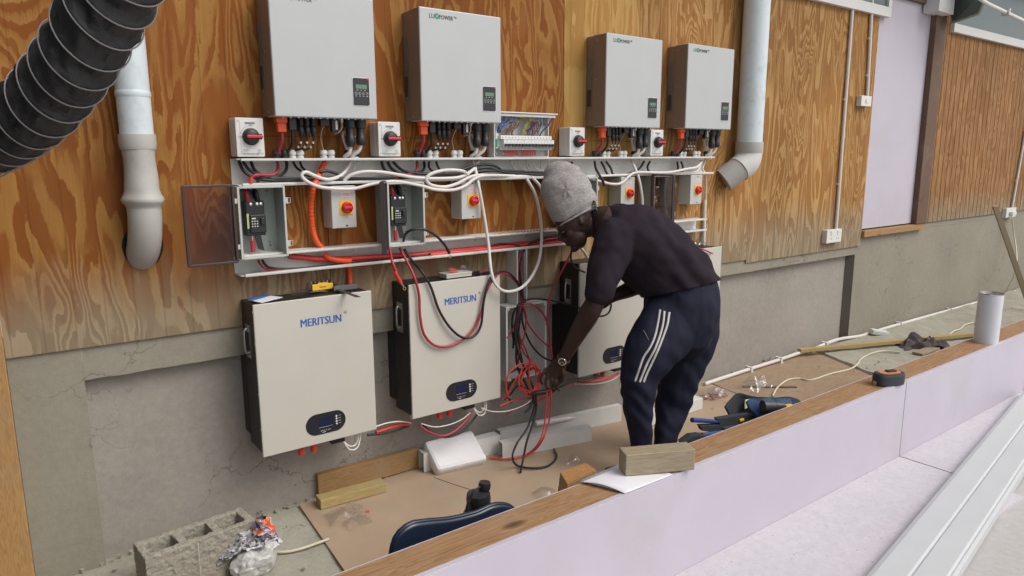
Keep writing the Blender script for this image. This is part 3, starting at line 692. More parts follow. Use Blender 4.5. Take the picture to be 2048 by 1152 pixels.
# ------------------------------------------------------------------ DISTRIBUTION BOARD
dx0, dx1, dz0, dz1 = P(992, 300, -.09).x, P(1107, 300, -.09).x, 1.573, 1.795
t = empty('distribution_board', (dx0, 0, dz0), 'opened grey distribution board crammed with coloured wires and a row of breakers', 'distribution board')
MB().box(dx0, dx1, -.03, -.013, dz0, dz1).build('back_plate', M_greybox, t, bevel=.002)
m = MB(); m.box(dx0, dx0+.004, -.075, -.0301, dz0, dz1).box(dx1-.004, dx1, -.05, -.0301, dz0, dz1-.02).box(dx0+.0041, dx1+.02, -.10, -.0301, dz1-.006, dz1).box(dx0+.0041, dx1-.0041, -.05, -.0301, dz0, dz0+.004)
m.build('casing', M_white, t)
MB().box(dx0+.03, dx1+.012, -.092, -.080, dz1-.022, dz1-.008).build('terminal_bar', M_white, t, bevel=.002)
fx0 = dx0+.045
MB().prism([(dx0+.02, -.06, dz0+.045), (fx0+.05, -.06, dz0+.035), (dx1-.01, -.06, dz0+.035), (dx1-.01, -.06, dz0+.052), (fx0, -.06, dz0+.10), (dx0+.02, -.06, dz0+.135)], (0, .006, 0)).build('cover_plate', M_trunk, t)
MB().box(dx0+.004, dx0+.03, -.062, -.032, dz0+.05, dz0+.09).build('green_terminal', M_green_l, t, bevel=.002)
m = MB(); m.box(fx0-.01, dx1-.006, -.082, -.055, dz0+.088, dz0+.107); m.build('breaker_top', M_white, t, bevel=.002)
n_b = 15; bw = (dx1-fx0)/n_b
for k in range(n_b):
    x = fx0+k*bw
    mcb = MB().box(x+.0004, x+bw-.0004, -.095, -.05, dz0+.050, dz0+.086).build('circuit_breaker', M_white, t, bevel=.001)
    MB().box(x+.004, x+bw-.004, -.106, -.0952, dz0+.052, dz0+.066).build('toggle', M_blkpl, mcb, bevel=.001)
m = MB(); m.box(fx0-.01, dx1-.004, -.08, -.055, dz0+.036, dz0+.0495); m.build('breaker_foot', M_greybox, t, bevel=.001)
m = MB()
for k in range(16): x = fx0+k*bw*.93; m.box(x, x+.004, -.0825, -.0821, dz0+.094, dz0+.099); m.box(x, x+.003, -.0807, -.0802, dz0+.041, dz0+.045)
m.build('terminal_marks', M_blkpl, t)
wc = {'blue_wire': paint('blue_wire', (.05, .11, .30), .4), 'brown_wire': paint('brown_wire', (.23, .13, .075), .4), 'yellow_wire': paint('yellow_wire', (.38, .36, .08), .4), 'purple_wire': paint('purple_wire', (.14, .07, .13), .4), 'dark_blue_wire': paint('dark_blue_wire', (.02, .025, .18), .4)}
random.seed(3)
for name, n_, xa_, xb_, xc_, xd_, za_, zb_, r_ in (('blue_wire', 9, .05, .12, .03, .05, .205, .12, .0022), ('brown_wire', 10, .09, .15, .06, .13, .17, .107, .0022), ('yellow_wire', 7, .11, .17, .16, .2, .205, .19, .0024), ('yellow_wire', 5, .21, .24, .19, .21, .205, .115, .0024), ('purple_wire', 10, .22, .27, .21, .29, .175, .107, .0022), ('brown_wire', 5, .25, .30, .25, .30, .17, .107, .002), ('blue_wire', 4, .27, .32, .30, .34, .205, .16, .0022)):
    for k in range(n_):
        u = k/max(1, n_-1)
        MB().tube([(dx0+xa_+(xb_-xa_)*u, -.086, dz0+za_+.004), (dx0+xa_+(xb_-xa_)*u+random.uniform(-.006, .012), -.065-random.random()*.02, dz0+(za_*2+zb_)/3+random.uniform(-.008, .012)), (dx0+(xc_+(xd_-xc_)*u), -.05-random.random()*.03, dz0+(za_+2*zb_)/3), (dx0+xc_+(xd_-xc_)*u, -.06, dz0+zb_)], r_, 6).build(name, wc[name], t)
MB().tube([(dx1-.005, -.088, dz1-.02), (dx1-.03, -.08, dz1-.06), (dx1-.06, -.07, dz1-.09), (dx1-.075, -.062, dz0+.105)], .0035, 6).build('dark_blue_wire', wc['dark_blue_wire'], t)
for k in range(12):
    x = fx0+.02+(k % 6)*.016+(0.115 if k > 5 else 0)
    MB().tube([(x, -.062, dz0+.038), (x+.006, -.066, dz0+.012), (x+.016, -.060, dz0+.014), (x+.014, -.055, dz0+.038)], .0024, 6).build('red_wire', M_redbr, t)
for pxx in (1010, 1040):
    MB().box(dx0+.01+(pxx-1010)*.003, dx0+.09, -.031, -.0302, dz0+.11, dz0+.17).build('rating_label', M_white, t)
    break
t2 = MB(); c = P(1001, 311, -.07)
t2.grid(lambda u, v: c+Vector(((u-.5)*.07, -(v-.5)*.03, .004+.016*abs(noise.noise(Vector((u*5, v*5, 1)))))), 14, 8).build('plastic_scrap', M_clear, None, 'crumpled clear plastic scrap on the trunking under the breaker board', 'plastic scrap')

# ------------------------------------------------------------------ BATTERIES
BD = .185
def battery():
    x0 = P(505.3, 610.5, -BD).x; x1 = P(750, 600, -BD).x; x1 = x0+.512; z1 = P(505.3, 610.5, -BD).z; z0 = z1-.642
    t = empty('wall_battery', (x0, 0, z0), '', 'battery', 'white fronted wall batteries')
    MB().box(x0+.004, x1-.004, -BD+.012, -.014, z0+.012, z1-.004).build('case', M_black, t, bevel=.003)
    MB().box(x0, x1, -BD, -BD+.0115, z0, z1).build('front_panel', M_cream, t, bevel=.003)
    MB().box(x0+.0035, x1-.0035, -.0139, .0495, z0+.05, .755).build('wall_bracket', M_black, t)
    W = x1-x0; H = z1-z0
    # display: stadium
    cx, cz, hw, hh = x0+W*.537, z0+H*.137, .090, .047; pts = []
    for k in range(17): a = rad(-90+180*k/16); pts.append((cx+hw-hh+hh*math.cos(a), -BD-.002, cz+hh*math.sin(a)))
    for k in range(17): a = rad(90+180*k/16); pts.append((cx-hw+hh+hh*math.cos(a), -BD-.002, cz+hh*math.sin(a)))
    dp = MB().prism(pts, (0, .002, 0)).build('display_panel', M_screen, t, bevel=.0008)
    MB().box(cx-.030, cx+.030, -BD-.0028, -BD-.002, cz-.014, cz+.026).build('screen', paint('screen_blue', (.02, .022, .06), .12), dp)
    m = MB()
    for k in range(4): m.lathe((cx+.047, -BD-.0024, cz+.021-k*.0115), [(0, .002), (.0042, .002), (.0042, 0)], 12, (0, -1, 0)); 
    m.build('buttons', M_white, dp)
    m = MB()
    for k in range(4): m.box(cx+.055, cx+.068, -BD-.0024, -BD-.002, cz+.0205-k*.0115, cz+.0215-k*.0115)
    for k in range(6): m.box(cx-.026+k*.008, cx-.023+k*.008, -BD-.0026, -BD-.002, cz-.033, cz-.030)
    m.box(cx-.02, cx-.004, -BD-.0026, -BD-.002, cz-.040, cz-.038); m.box(cx-.034, cx+.028, -BD-.0026, -BD-.002, cz-.0165, cz-.0157)
    m.build('markings', M_white, dp)
    MB().text('MERITSUN', x0+W*.362, z1-.118, -BD-.0006, .0465, sx=.84).text('MERITSUN', x0+W*.362+.0011, z1-.118, -BD-.0007, .0465, sx=.84).text('MERITSUN', x0+W*.362+.0022, z1-.118, -BD-.0008, .0465, sx=.84).build('lettering', M_blue, t)
    m = MB(); m.tube([(x0+W*.755+.006*math.cos(a*.6283), -BD-.0006, z1-.080+.006*math.sin(a*.6283)) for a in range(10)], .0005, 4, path=False, closed=True).text('R', x0+W*.755-.0025, z1-.083, -BD-.0008, .008)
    m.build('registered_mark', M_grey_l, t)
    # handle on the left flank
    hx = x0+.003; h = MB(); hz0, hz1 = z0+H*.63, z0+H*.85
    h.box(hx-.003, hx+.001, -.112, -.062, hz1-.030, hz1).box(hx-.003, hx+.001, -.112, -.062, hz0, hz0+.030).box(hx-.002, hx+.001, -.112, -.104, hz0+.030, hz1-.030)
    h.tube([(hx-.002, -.078, hz0+.020), (hx-.012, -.078, hz0+.030), (hx-.012, -.078, hz1-.030), (hx-.002, -.078, hz1-.020)], .006, 8)
    for zq in (hz0+.008, hz1-.008, hz0+.026, hz1-.026): h.lathe((hx-.003, -.097, zq), [(0, .002), (.004, .002), (.004, 0)], 8, (-1, 0, 0))
    h.build('carry_handle', M_metal, t)
    m = MB()
    for zq in (z0+.12, z0+H*.42, z0+H*.75, z1-.03): m.lathe((x0+.0, -BD+.006, zq), [(0, .0015), (.004, .001), (.004, 0)], 8, (-1, 0, 0))
    m.build('edge_screws', M_metal, t)
    # terminals underneath
    y = -.14
    for fx in (.34, .45):
        m = MB(); m.box(x0+W*fx-.020, x0+W*fx+.020, y-.015, y+.015, z0-.016, z0+.012); m.cyl((x0+W*fx, y, z0+.0), (x0+W*fx, y, z0-.046), .016, .013, 14)
        m.build('red_terminal', M_redbr, t, bevel=.002)
    MB().box(x0+W*.60, x0+W*.72, y-.02, y+.02, z0-.03, z0+.01).build('data_socket', M_blkpl, t, bevel=.003)
    MB().tube([(x0+W*.70, y-.01, z0-.014), (x0+W*.74, y-.02, z0-.05), (x0+W*.80, y-.02, z0-.062), (x0+W*.85, y-.01, z0-.035), (x0+W*.84, y, z0+.01)], .0035, 8).tube([(x0+W*.70, y-.01, z0-.02), (x0+W*.75, y-.03, z0-.07), (x0+W*.82, y-.03, z0-.07), (x0+W*.87, y-.01, z0-.03), (x0+W*.86, y, z0+.01)], .0035, 8).build('link_cable', M_whcab, t)
    MB().lathe((x0+.012, -BD+.03, z0+.003), [(0, -.012), (.007, -.010), (.007, .009)], 10).build('foot_bolt', M_metal, t)
    return t, x0, z0
bat, BX, BZ = battery(); bat['label'] = 'nearest wall battery with a yellow bit holder and leaflet on top'
B2 = P(817.4, 572, -BD).x; B3 = P(1158.4, 650, -BD).x; B4 = P(1438.5, 600, -BD).x-.512
for x, lb in ((B2, 'wall battery with a small white box on top and cables looping across its front'), (B3, 'wall battery behind the worker\'s arms'), (B4, 'farthest wall battery, showing only past the worker\'s back')):
    copy_tree(bat, (x, 0, BZ+.003), lb)
BT = BZ+.642
# on battery 1
q = [P(0, 0, 0)]*0
def PT(px, py, z=None): return PZ(px, py, (BT if z is None else z))
lf = [PT(495, 602), PT(530, 592), PT(566, 597), PT(523, 608)]
t = empty('leaflet', sum(lf, Vector())/4, 'folded blue and white leaflet on the nearest battery', 'leaflet')
c = sum(lf, Vector())/4
MB().prism([p+Vector((0, 0, .004)) for p in lf], (0, 0, .0015)).build('white_page', M_paper, t)
MB().prism([lf[0]+Vector((.0, 0, .0062)), lf[1]+Vector((0, 0, .0062)), lf[1].lerp(lf[2], .35)+Vector((0, 0, .0062)), lf[0].lerp(lf[3], .38)+Vector((0, 0, .0062))], (0, 0, .0005)).build('blue_panel', paint('leaflet_blue', (.03, .16, .5), .5), t)
c = PT(643, 583); t = empty('bit_holder', c, 'yellow and black screwdriver bit holder on the nearest battery', 'bit holder')
MB().box(c.x-.048, c.x+.050, c.y-.012, c.y+.022, c.z, c.z+.012).build('tray', M_blkpl, t, bevel=.003)
MB().box(c.x-.046, c.x+.048, c.y-.016, c.y-.006, c.z+.010, c.z+.036).box(c.x-.02, c.x+.024, c.y-.016, c.y-.006, c.z+.0361, c.z+.041).build('yellow_clip', M_yellow, t, bevel=.002)
MB().text('Bosun', c.x-.014, c.z+.020, c.y-.0164, .012).build('lettering', M_grey_l, t)
for k in range(10): MB().cyl((c.x-.04+k*.009, c.y+.008, c.z+.01), (c.x-.04+k*.009, c.y+.008, c.z+.046), .003, n=6).build('bit', M_blkpl if k % 2 else M_metal, t)
MB().box(c.x+.052, c.x+.066, c.y-.012, c.y+.012, c.z+.004, c.z+.034).build('end_cap', M_blkpl, t, bevel=.003)
def crumple(name, cen, sx_, sy_, h, label, mat=None, seed=0, rot=0, nu=26, cat='plastic bag', f=9):
    m = MB(); cr_, sr_ = math.cos(rot), math.sin(rot)
    def fn(u, v):
        a, b = (u-.5)*2, (v-.5)*2; e = max(0, 1-(a*a+b*b)*.55)
        q_ = Vector((a*sx_*f, b*sy_*f, seed*3.1))
        z = h*e*(.35+.9*abs(noise.noise(q_*1.3))+.3*noise.noise(q_*3.2))
        dx = noise.noise(q_*.9+Vector((7, 0, 0)))*.25*sx_; dy = noise.noise(q_*.9+Vector((0, 9, 0)))*.25*sy_
        X, Y_ = a*sx_+dx, b*sy_+dy
        return Vector(cen)+Vector((X*cr_-Y_*sr_, X*sr_+Y_*cr_, max(.001, z)))
    m.grid(fn, nu, nu, False); return m.build(name, mat or M_clear, None, label, cat)
crumple('plastic_bag', PT(615, 585), .08, .05, .03, 'clear plastic bag under the yellow bit holder', seed=1)
sq0, sq1, sq2 = PT(665, 579)+Vector((0, 0, .01)), PT(712, 573), PT(716, 597)
t = empty('try_square', PT(680, 580), 'steel try square lying across the top of the nearest battery', 'try square')
a, b = PT(667, 583), PT(714, 577); e = PT(712, 601)
dd = (b-a); MB().obox((a+b)/2+Vector((0, 0, .012)), dd/2, Vector((-dd.y, dd.x, 0)).normalized()*.008, Vector((0, 0, .011))).build('stock', paint('grey_alloy', (.16, .16, .155), .5, metal=.4), t, bevel=.001)
a2 = a+(b-a)*.16; e2 = PZ(717, 596, BT+.004); dd2 = e2-a2; dd2.z = 0
MB().obox((a2+e2)/2+Vector((0, 0, .006)), dd2/2, Vector((-dd2.y, dd2.x, 0)).normalized()*.010, Vector((0, 0, .001))).build('blade', paint('dark_steel', (.13, .11, .10), .5, metal=.5), t)
# on battery 2
c = PZ(911, 553, BT+.003); t = empty('small_box', c, 'flat white cardboard box on the second battery', 'box')
dr = Vector((.97, .0, 0)); MB().box(c.x-.072, c.x+.072, c.y-.035, c.y+.035, c.z, c.z+.014).build('base', M_cream, t, bevel=.002); MB().box(c.x-.074, c.x+.074, c.y-.037, c.y+.037, c.z+.0142, c.z+.022).build('lid', M_cream, t, bevel=.002)
crumple('plastic_bag', (c.x, c.y, c.z+.023), .09, .045, .04, 'clear plastic bag with red ties on the white box', seed=4)
m = MB()
for k in range(7): m.tube([Vector((c.x-.02, c.y, c.z+.026))+Vector((random.uniform(-.02, .03), random.uniform(-.02, .02), random.uniform(0, .012))) for _ in range(4)], .0025, 5)
m.build('cable_ties', M_redbr, None, 'red cable ties inside the plastic bag on the white box', 'cable ties')
c2 = PZ(968, 549, BT+.003); t = empty('wire_stripper', c2, 'black and pink wire stripper at the corner of the second battery', 'tool')
MB().obox(c2+Vector((0, 0, .008)), Vector((.045, .01, 0)), Vector((-.003, .013, 0)), Vector((0, 0, .008))).build('body', M_blkpl, t, bevel=.003); MB().obox(c2+Vector((-.0, -.006, .017)), Vector((.036, .008, 0)), Vector((-.001, .003, 0)), Vector((0, 0, .002))).build('grip', paint('pink_grip', (.4, .03, .12), .4), t)
crumple('plastic_bag', PZ(1395, 492, BT+.003), .06, .05, .07, 'clear plastic bag on the farthest battery', seed=9)
m = MB().tube([PZ(1378, 496, BT+.01), PZ(1400, 497, BT+.012), P(1425, 507, -BD-.01)], .0045, 8); m.build('cable_offcut', M_redcab, None, 'short red cable end on top of the farthest battery', 'cable')

# ------------------------------------------------------------------ JUNCTION BOX between batteries 2 and 3
jx0, jx1, jz0, jz1 = P(1012, 690, -.10).x, P(1091, 690, -.10).x, .405, .808
t = empty('junction_box', (jx0, 0, jz0), 'open perforated junction box between the second battery and the worker\'s arm', 'junction box')
MB().box(jx0, jx1, -.017, -.013, jz0, jz1).box(jx0+.001, jx1-.001, -.0129, .0495, jz0+.02, .75).build('perforated_back', M_mesh, t)
m = MB(); m.box(jx0, jx0+.003, -.1, -.0171, jz0, jz1).box(jx1-.003, jx1, -.1, -.0171, jz0, jz1).box(jx0+.0031, jx1-.0031, -.1, -.0171, jz0, jz0+.003).box(jx0+.0031, jx1-.0031, -.1, -.0171, jz1-.003, jz1)
m.build('side_walls', M_trunk, t)
m = MB(); i_ = .008; m.box(jx0-.003, jx0+i_, -.106, -.1001, jz0, jz1).box(jx1-i_, jx1+.003, -.106, -.1001, jz0, jz1).box(jx0+i_+.0001, jx1-i_-.0001, -.106, -.1001, jz0, jz0+i_).box(jx0+i_+.0001, jx1-i_-.0001, -.106, -.1001, jz1-i_, jz1)
m.build('rim', M_white, t, bevel=.0015)
for sx_ in (jx0+.012, jx1-.012):
    for sz_ in (jz0+.012, jz1-.012): MB().lathe((sx_, -.106, sz_), [(.003, .001), (.009, .001), (.009, 0)], 12, (0, -1, 0)).build('corner_boss', M_white, t)

# ================================================================== PIPES
px_, py_ = .497, -.085
t = empty('vent_pipe', (.5, -.08, 1.18), 'fat blue white pipe bending into the hole in the plywood at the left', 'pipe')
MB().tube([(.50, py_, 3.3), (.50, py_, 1.64)], .056, 28, path=False).build('upper_pipe', M_pipe, t)
MB().lathe((.50, py_, 1.655), [(.056, .004), (.0615, .004), (.062, 0), (.062, -.035), (.060, -.045), (.059, -.05)], 32).build('socket_collar', M_pipe2, t)
MB().lathe((.50, py_, 1.80), [(.0562, .012), (.0585, .006), (.0585, -.006), (.0562, -.012)], 32).build('joint_sleeve', M_pipe, t)
def warped(u):
    return .058+.0025*math.sin(u*9)
mm_ = MB(); prof = []
for i in range(26):
    z = 1.61-i*.0092; r = .0575+(.016*math.exp(-((z-1.425)/.016)**2))-(.003 if z > 1.44 else 0)*math.sin((1.61-z)*30)
    prof.append((r, z-1.38))
mm_.lathe((.50, py_, 1.38), prof, 36, jit_ := (0, 0, 1)); mm_.build('swollen_bend', M_pipe2, t, jit=(11, .006))
MB().tube([(.50, py_, 1.392), (.500, py_+.002, 1.35), (.498, py_+.02, 1.29), (.495, py_+.06, 1.235), (.49, py_+.13, 1.19), (.488, py_+.2, 1.16)], .0575, 28).build('elbow', M_pipe2, t)
# ragged hole round the elbow
pts = []
for k in range(28):
    a = 2*math.pi*k/28; rr_ = 1+.05*noise.noise(Vector((k*.7, 0, 0)))
    pts.append((.496+.071*math.cos(a)*rr_, -.0135, 1.245+.082*math.sin(a)*rr_))
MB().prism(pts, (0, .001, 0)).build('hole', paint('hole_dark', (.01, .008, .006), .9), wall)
t = empty('downpipe', (4.12, -.1, 1.4), 'straight pale blue downpipe ending in an angled elbow, right of the inverters', 'pipe')
xt = P(1515, 0, -.10).x; xb_ = P(1493, 290, -.10).x; R_ = .083
cx = (xt+xb_)/2
MB().tube([(cx, -.11, 3.3), (cx, -.11, 1.66)], R_, 32, path=False).build('pipe', M_pipe, t)
MB().lathe((cx, -.11, 1.60), [(R_, .065), (R_+.007, .064), (R_+.007, .0), (R_+.003, -.01)], 32).build('socket_collar', M_pipe2, t)
MB().tube([(cx, -.11, 1.60), (cx-.005, -.11, 1.565), (cx-.030, -.108, 1.525), (cx-.078, -.092, 1.488)], R_+.004, 32).build('elbow', paint('white_elbow', (.58, .57, .54), .4), t)
MB().tube([(cx-.066, -.098, 1.500), (cx-.150, -.03, 1.418)], lambda u: R_-.001, 32, path=False).build('outlet', M_pipe2, t)

# ------------------------------------------------------------------ flexible duct
dc = smoothpath([PD(285, -130, 1.44), PD(228, -11, 1.51), PD(180, 73, 1.56), PD(129, 152, 1.625), PD(73, 218, 1.69), PD(0, 272, 1.78), PD(-110, 325, 1.9)], .004)
Ls = [0]
for a, b in zip(dc, dc[1:]): Ls.append(Ls[-1]+(b-a).length)
t = empty('flexible_duct', dc[-1], 'ribbed black flexible duct hanging across the upper left corner', 'duct')
DR = .084; pitch = .060; TILT = .38; DW = (CR-CU).normalized()
n = 56; vs = []; fs = []; sprev = None; wire = []
K_ = len(dc)
for i, p in enumerate(dc):
    tt = (dc[min(i+1, K_-1)]-dc[max(i-1, 0)]).normalized()
    if sprev is None: a, b = axes(tt)
    else: a = (sprev-tt*sprev.dot(tt)).normalized(); b = tt.cross(a)
    sprev = a
    for k in range(n):
        th = 2*math.pi*k/n; ph = (Ls[i]/pitch-th/(2*math.pi)) % 1
        sag = math.sin(math.pi*ph)**.8; rd = a*math.cos(th)+b*math.sin(th); sh_ = tt*(TILT*DR*rd.dot(DW))
        q = Vector((math.cos(th)*2.2, math.sin(th)*2.2, Ls[i]*17))
        wr = .013*noise.noise(q*1.1)+.009*noise.noise(Vector((q.x*2.4, q.y*2.4, q.z*1.3)))
        vs.append(p+rd*(DR-.010*sag+wr*sag)+sh_)
    th = 2*math.pi*Ls[i]/pitch
m = MB()
for i in range(K_-1):
    for k in range(n): fs.append((i*n+k, i*n+(k+1) % n, (i+1)*n+(k+1) % n, (i+1)*n+k))
m.add(vs, fs, True); m.build('fabric', M_duct, t)
sprev = None; fr = []
for i, p in enumerate(dc):
    tt = (dc[min(i+1, K_-1)]-dc[max(i-1, 0)]).normalized()
    if sprev is None: a, b = axes(tt)
    else: a = (sprev-tt*sprev.dot(tt)).normalized(); b = tt.cross(a)
    sprev = a; fr.append((p, a, b, tt))
sN = int(Ls[-1]/pitch*40); wire = []
j = 0
for s_ in range(sN):
    L_ = s_/40*pitch
    while j < K_-2 and Ls[j+1] < L_: j += 1
    u = (L_-Ls[j])/(Ls[j+1]-Ls[j]); p = fr[j][0].lerp(fr[j+1][0], u); th = 2*math.pi*L_/pitch
    rd = fr[j][1]*math.cos(th)+fr[j][2]*math.sin(th); wire.append(p+rd*(DR+.0012)+fr[j][3]*(TILT*DR*rd.dot(DW)))
MB().tube(wire, .0019, 7, path=False).build('spiral_wire', paint('grey_wire', (.22, .205, .20), .5), t)

# ------------------------------------------------------------------ conduits with boxes on the wall
def conduit(label, px0, py0, px1, py1, box, r=.0125):
    a, b = P(px0, py0, -.03), P(px1, py1, -.03); x = b.x; top = a.z
    t = empty('wall_conduit', (x, -.03, b.z), label, 'conduit', 'upright conduits on the wall')
    MB().tube([(a.x, -.028, top), (x, -.028, b.z)], r, 14, path=False).build('pipe', M_whcab, t)
    for f in (.45, .8):
        zc = top+(b.z-top)*f; xc = a.x+(x-a.x)*f; MB().box(xc-r-.006, xc+r+.006, -.032, -.0122, zc-.008, zc+.008).build('saddle_clip', M_trunk, t, bevel=.002)
    return t, x, b.z
conduit('white conduit running down to the double socket', 1709, -30, 1672, 462, 1)
conduit('shorter white conduit running down to the switch box', 1746, -20, 1735, 192, 1)
conduit('white conduit at the right edge running down to the corded socket', 2075, 130, 2024, 418, 1)
def wallbox(px0, py0, px1, py1, label, name, kind):
    a, b = P(px0, py0, -.055), P(px1, py1, -.055)
    t = empty(name, (a.x, -.0, b.z), label, 'socket' if kind else 'switch')
    MB().box(a.x, b.x, -.045, -.0125, b.z, a.z).build('back_box', M_trunk, t, bevel=.003)
    MB().box(a.x-.001, b.x+.001, -.055, -.0455, b.z-.001, a.z+.001).build('plate', M_white, t, bevel=.003)
    W = b.x-a.x; H = a.z-b.z
    if kind == 0:
        MB().box(a.x+W*.42, a.x+W*.62, -.060, -.0551, b.z+H*.33, b.z+H*.67).build('rocker', M_white, t, bevel=.002)
        MB().box(a.x+W*.40, a.x+W*.41, -.0556, -.0551, b.z+H*.3, b.z+H*.7).build('rocker_edge', M_grey_l, t)
    else:
        for f in ((.27, .73) if kind == 2 else (.5,)):
            m = MB(); cx = a.x+W*f
            m.box(cx-.003, cx+.003, -.0556, -.0551, b.z+H*.52, b.z+H*.66).build('socket_hole', M_blkpl, t)
            MB().box(cx-.014, cx-.008, -.0556, -.0551, b.z+H*.28, b.z+H*.36).build('socket_hole', M_blkpl, t)
            MB().box(cx+.008, cx+.014, -.0556, -.0551, b.z+H*.28, b.z+H*.36).build('socket_hole', M_blkpl, t)
            MB().box(cx-.007, cx+.007, -.060, -.0551, b.z+H*.74, b.z+H*.92).build('rocker', M_white, t, bevel=.002)
        if kind == 1:
            MB().box(a.x+W*.3, a.x+W*.7, -.09, -.0562, b.z+H*.2, b.z+H*.6).build('plug', M_white, t, bevel=.004)
    return t
wallbox(1655, 461, 1682, 483, 'white double socket at the foot of the longer conduit', 'wall_socket', 2)
wallbox(1724, 191, 1742, 213, 'small white switch box beside the lilac doorway', 'light_switch', 0)
wallbox(2014, 417, 2031, 433, 'white socket with a cord plugged in, at the right edge', 'wall_socket', 1)
fc = [P(1409, 768, -.035), P(1500, 738, -.035), P(1560, 719, -.035), P(1598, 706, -.035), P(1625, 699, -.03), P(1650, 688, -.03), P(1680, 678, -.032), P(1720, 672, -.032), P(1742, 665, -.03), P(1800, 648, -.035), P(1900, 620, -.035), P(1950, 606, -.035), P(2100, 563, -.035), P(2400, 480, -.035)]
for p_ in fc: p_.z = max(.012, p_.z)
t = empty('floor_conduit', fc[0], 'white conduit running along the foot of the plastered wall', 'conduit')
MB().tube(fc, .0135, 12).build('pipe', M_whcab, t)
for i in (1, 2, 5, 9, 10): MB().box(fc[i].x-.012, fc[i].x+.012, -.055, .0, .002, fc[i].z+.018).build('saddle_clip', M_white, t, bevel=.002)
c = PZ(1758, 672, .02); t = empty('junction_box', c, 'small white junction box knocked askew on the floor conduit', 'junction box')
ux, uy = Vector((.8, -.6, -.15)).normalized(), Vector((.6, .8, .1)).normalized(); uz = ux.cross(uy)
MB().obox(c+Vector((0, 0, .03)), ux*.075, uy*.035, uz*.016).build('case', M_white, t, bevel=.004)
MB().obox(c+Vector((0, 0, .03))+uz*.019, ux*.070, uy*.032, uz*.002).build('lid', M_white, t, bevel=.001)

# ================================================================== CABLES
CN = {'w': ('white_cable', M_whcab), 'b': ('black_cable', M_blkcab), 'r': ('red_cable', M_redcab), 'R': ('red_cable', M_redbr), 'o': ('orange_conduit', M_orange)}
def cable(k, pts, r, label, Y=None, group=None):
    nm, mt = CN[k]
    q = [P(a[0], a[1], a[2] if len(a) > 2 else Y) for a in pts]
    return MB().tube(q, r, 10 if r > .003 else 7).build(nm, mt, None, label, 'conduit' if k == 'o' else 'cable', group)
def corrugated(pts, r, label, Y):
    q = smoothpath([P(a[0], a[1], a[2] if len(a) > 2 else Y) for a in pts], .0018)
    m = MB(); m.tube(q, (lambda u: r+(.0009 if int(u*(len(q)-1)) % 4 < 2 else -.0009)), 14, path=False)
    m.build('orange_conduit', M_orange, None, label, 'conduit')
corrugated([(650, 324, -.05), (641, 343, -.06), (628, 372, -.12), (622, 405, -.08), (624, 450, -.05), (632, 480, -.05), (645, 497, -.05)], .0118, 'ribbed orange conduit curving down between the trunkings beside the yellow isolator', -.06)
corrugated([(648, 508, -.06), (660, 517, -.07), (682, 521, -.08), (701, 522, -.08)], .0118, 'short ribbed orange conduit end lying in the lower trunking', -.07)
corrugated([(697, 531, -.02), (699, 550, -.025), (700, 572, -.03)], .0118, 'ribbed orange conduit stub behind the nearest battery', -.03)
cable('R', [(578, 512, -.04), (640, 518, -.05), (700, 517), (800, 511), (850, 508), (960, 496), (1060, 486), (1150, 478)], .0125, 'thick bright red cable along the lower trunking', -.05)
cable('R', [(860, 510), (960, 500), (1060, 489), (1150, 481)], .011, 'second bright red cable beside the thick one in the lower trunking', -.07)
# white cables
W_ = .0078
cable('w', [(702, 322, -.05), (694, 338, -.06), (680, 352, -.08), (655, 359, -.11), (630, 352, -.12), (612, 344, -.125), (603, 350, -.125), (612, 362, -.13), (640, 374), (680, 378), (710, 377), (750, 367), (790, 363), (840, 371), (870, 379), (905, 380), (930, 372), (950, 357), (975, 351), (1030, 352, -.09)], W_, 'white cable looping leftmost in front of the upper trunking', -.13)
cable('w', [(688, 362, -.09), (700, 351, -.1), (725, 344, -.11), (760, 344), (800, 350), (830, 355), (880, 357), (920, 354), (945, 340, -.09), (958, 322, -.06)], W_, 'white cable arching over the leftmost loop', -.12)
cable('w', [(936, 350, -.11), (925, 342), (895, 340), (866, 346), (852, 357), (860, 369), (888, 374), (915, 367), (940, 354), (965, 350), (1010, 353, -.1), (1060, 352, -.08)], W_, 'white cable coiled in an oval near the middle of the upper trunking', -.125)
cable('w', [(946, 322, -.05), (951, 340, -.09), (958, 375, -.13), (968, 430, -.14), (977, 490, -.16), (982, 540, -.20), (992, 570, -.22), (1012, 583, -.22), (1040, 577, -.21), (1062, 555, -.19), (1078, 520, -.16), (1083, 475, -.14), (1080, 430, -.13), (1070, 388, -.12), (1052, 355, -.1)], W_*1.03, 'white cable hanging in a deep loop in front of the second battery', None)
cable('w', [(1062, 353, -.1), (1078, 370, -.12), (1093, 400, -.14), (1108, 440, -.15), (1125, 465, -.16), (1145, 483, -.17), (1166, 501, -.18), (1190, 540, -.19)], W_, 'white cable running down behind the worker\'s grey cap')
cable('w', [(1110, 352), (1150, 350), (1195, 361), (1223, 368), (1243, 366), (1260, 351), (1276, 345), (1335, 345), (1373, 338), (1394, 334), (1404, 322, -.06)], W_, 'white cable sagging just right of the worker\'s cap', -.12)
cable('w', [(1262, 322, -.05), (1269, 334, -.09), (1277, 355, -.12), (1282, 378, -.13), (1285, 410, -.14), (1280, 450, -.15)], W_, 'white cable dropping over the third yellow isolator')
cable('w', [(1401, 322, -.05), (1397, 338, -.08), (1385, 344, -.1), (1330, 348), (1270, 349), (1200, 352)], W_*.9, 'white cable lying along the right half of the upper trunking', -.1)
cable('w', [(1410, 322, -.05), (1405, 338, -.06), (1411, 348, -.06), (1412, 370, -.05), (1411, 400, -.03)], W_*.9, 'white cable turning down at the right end of the upper trunking')
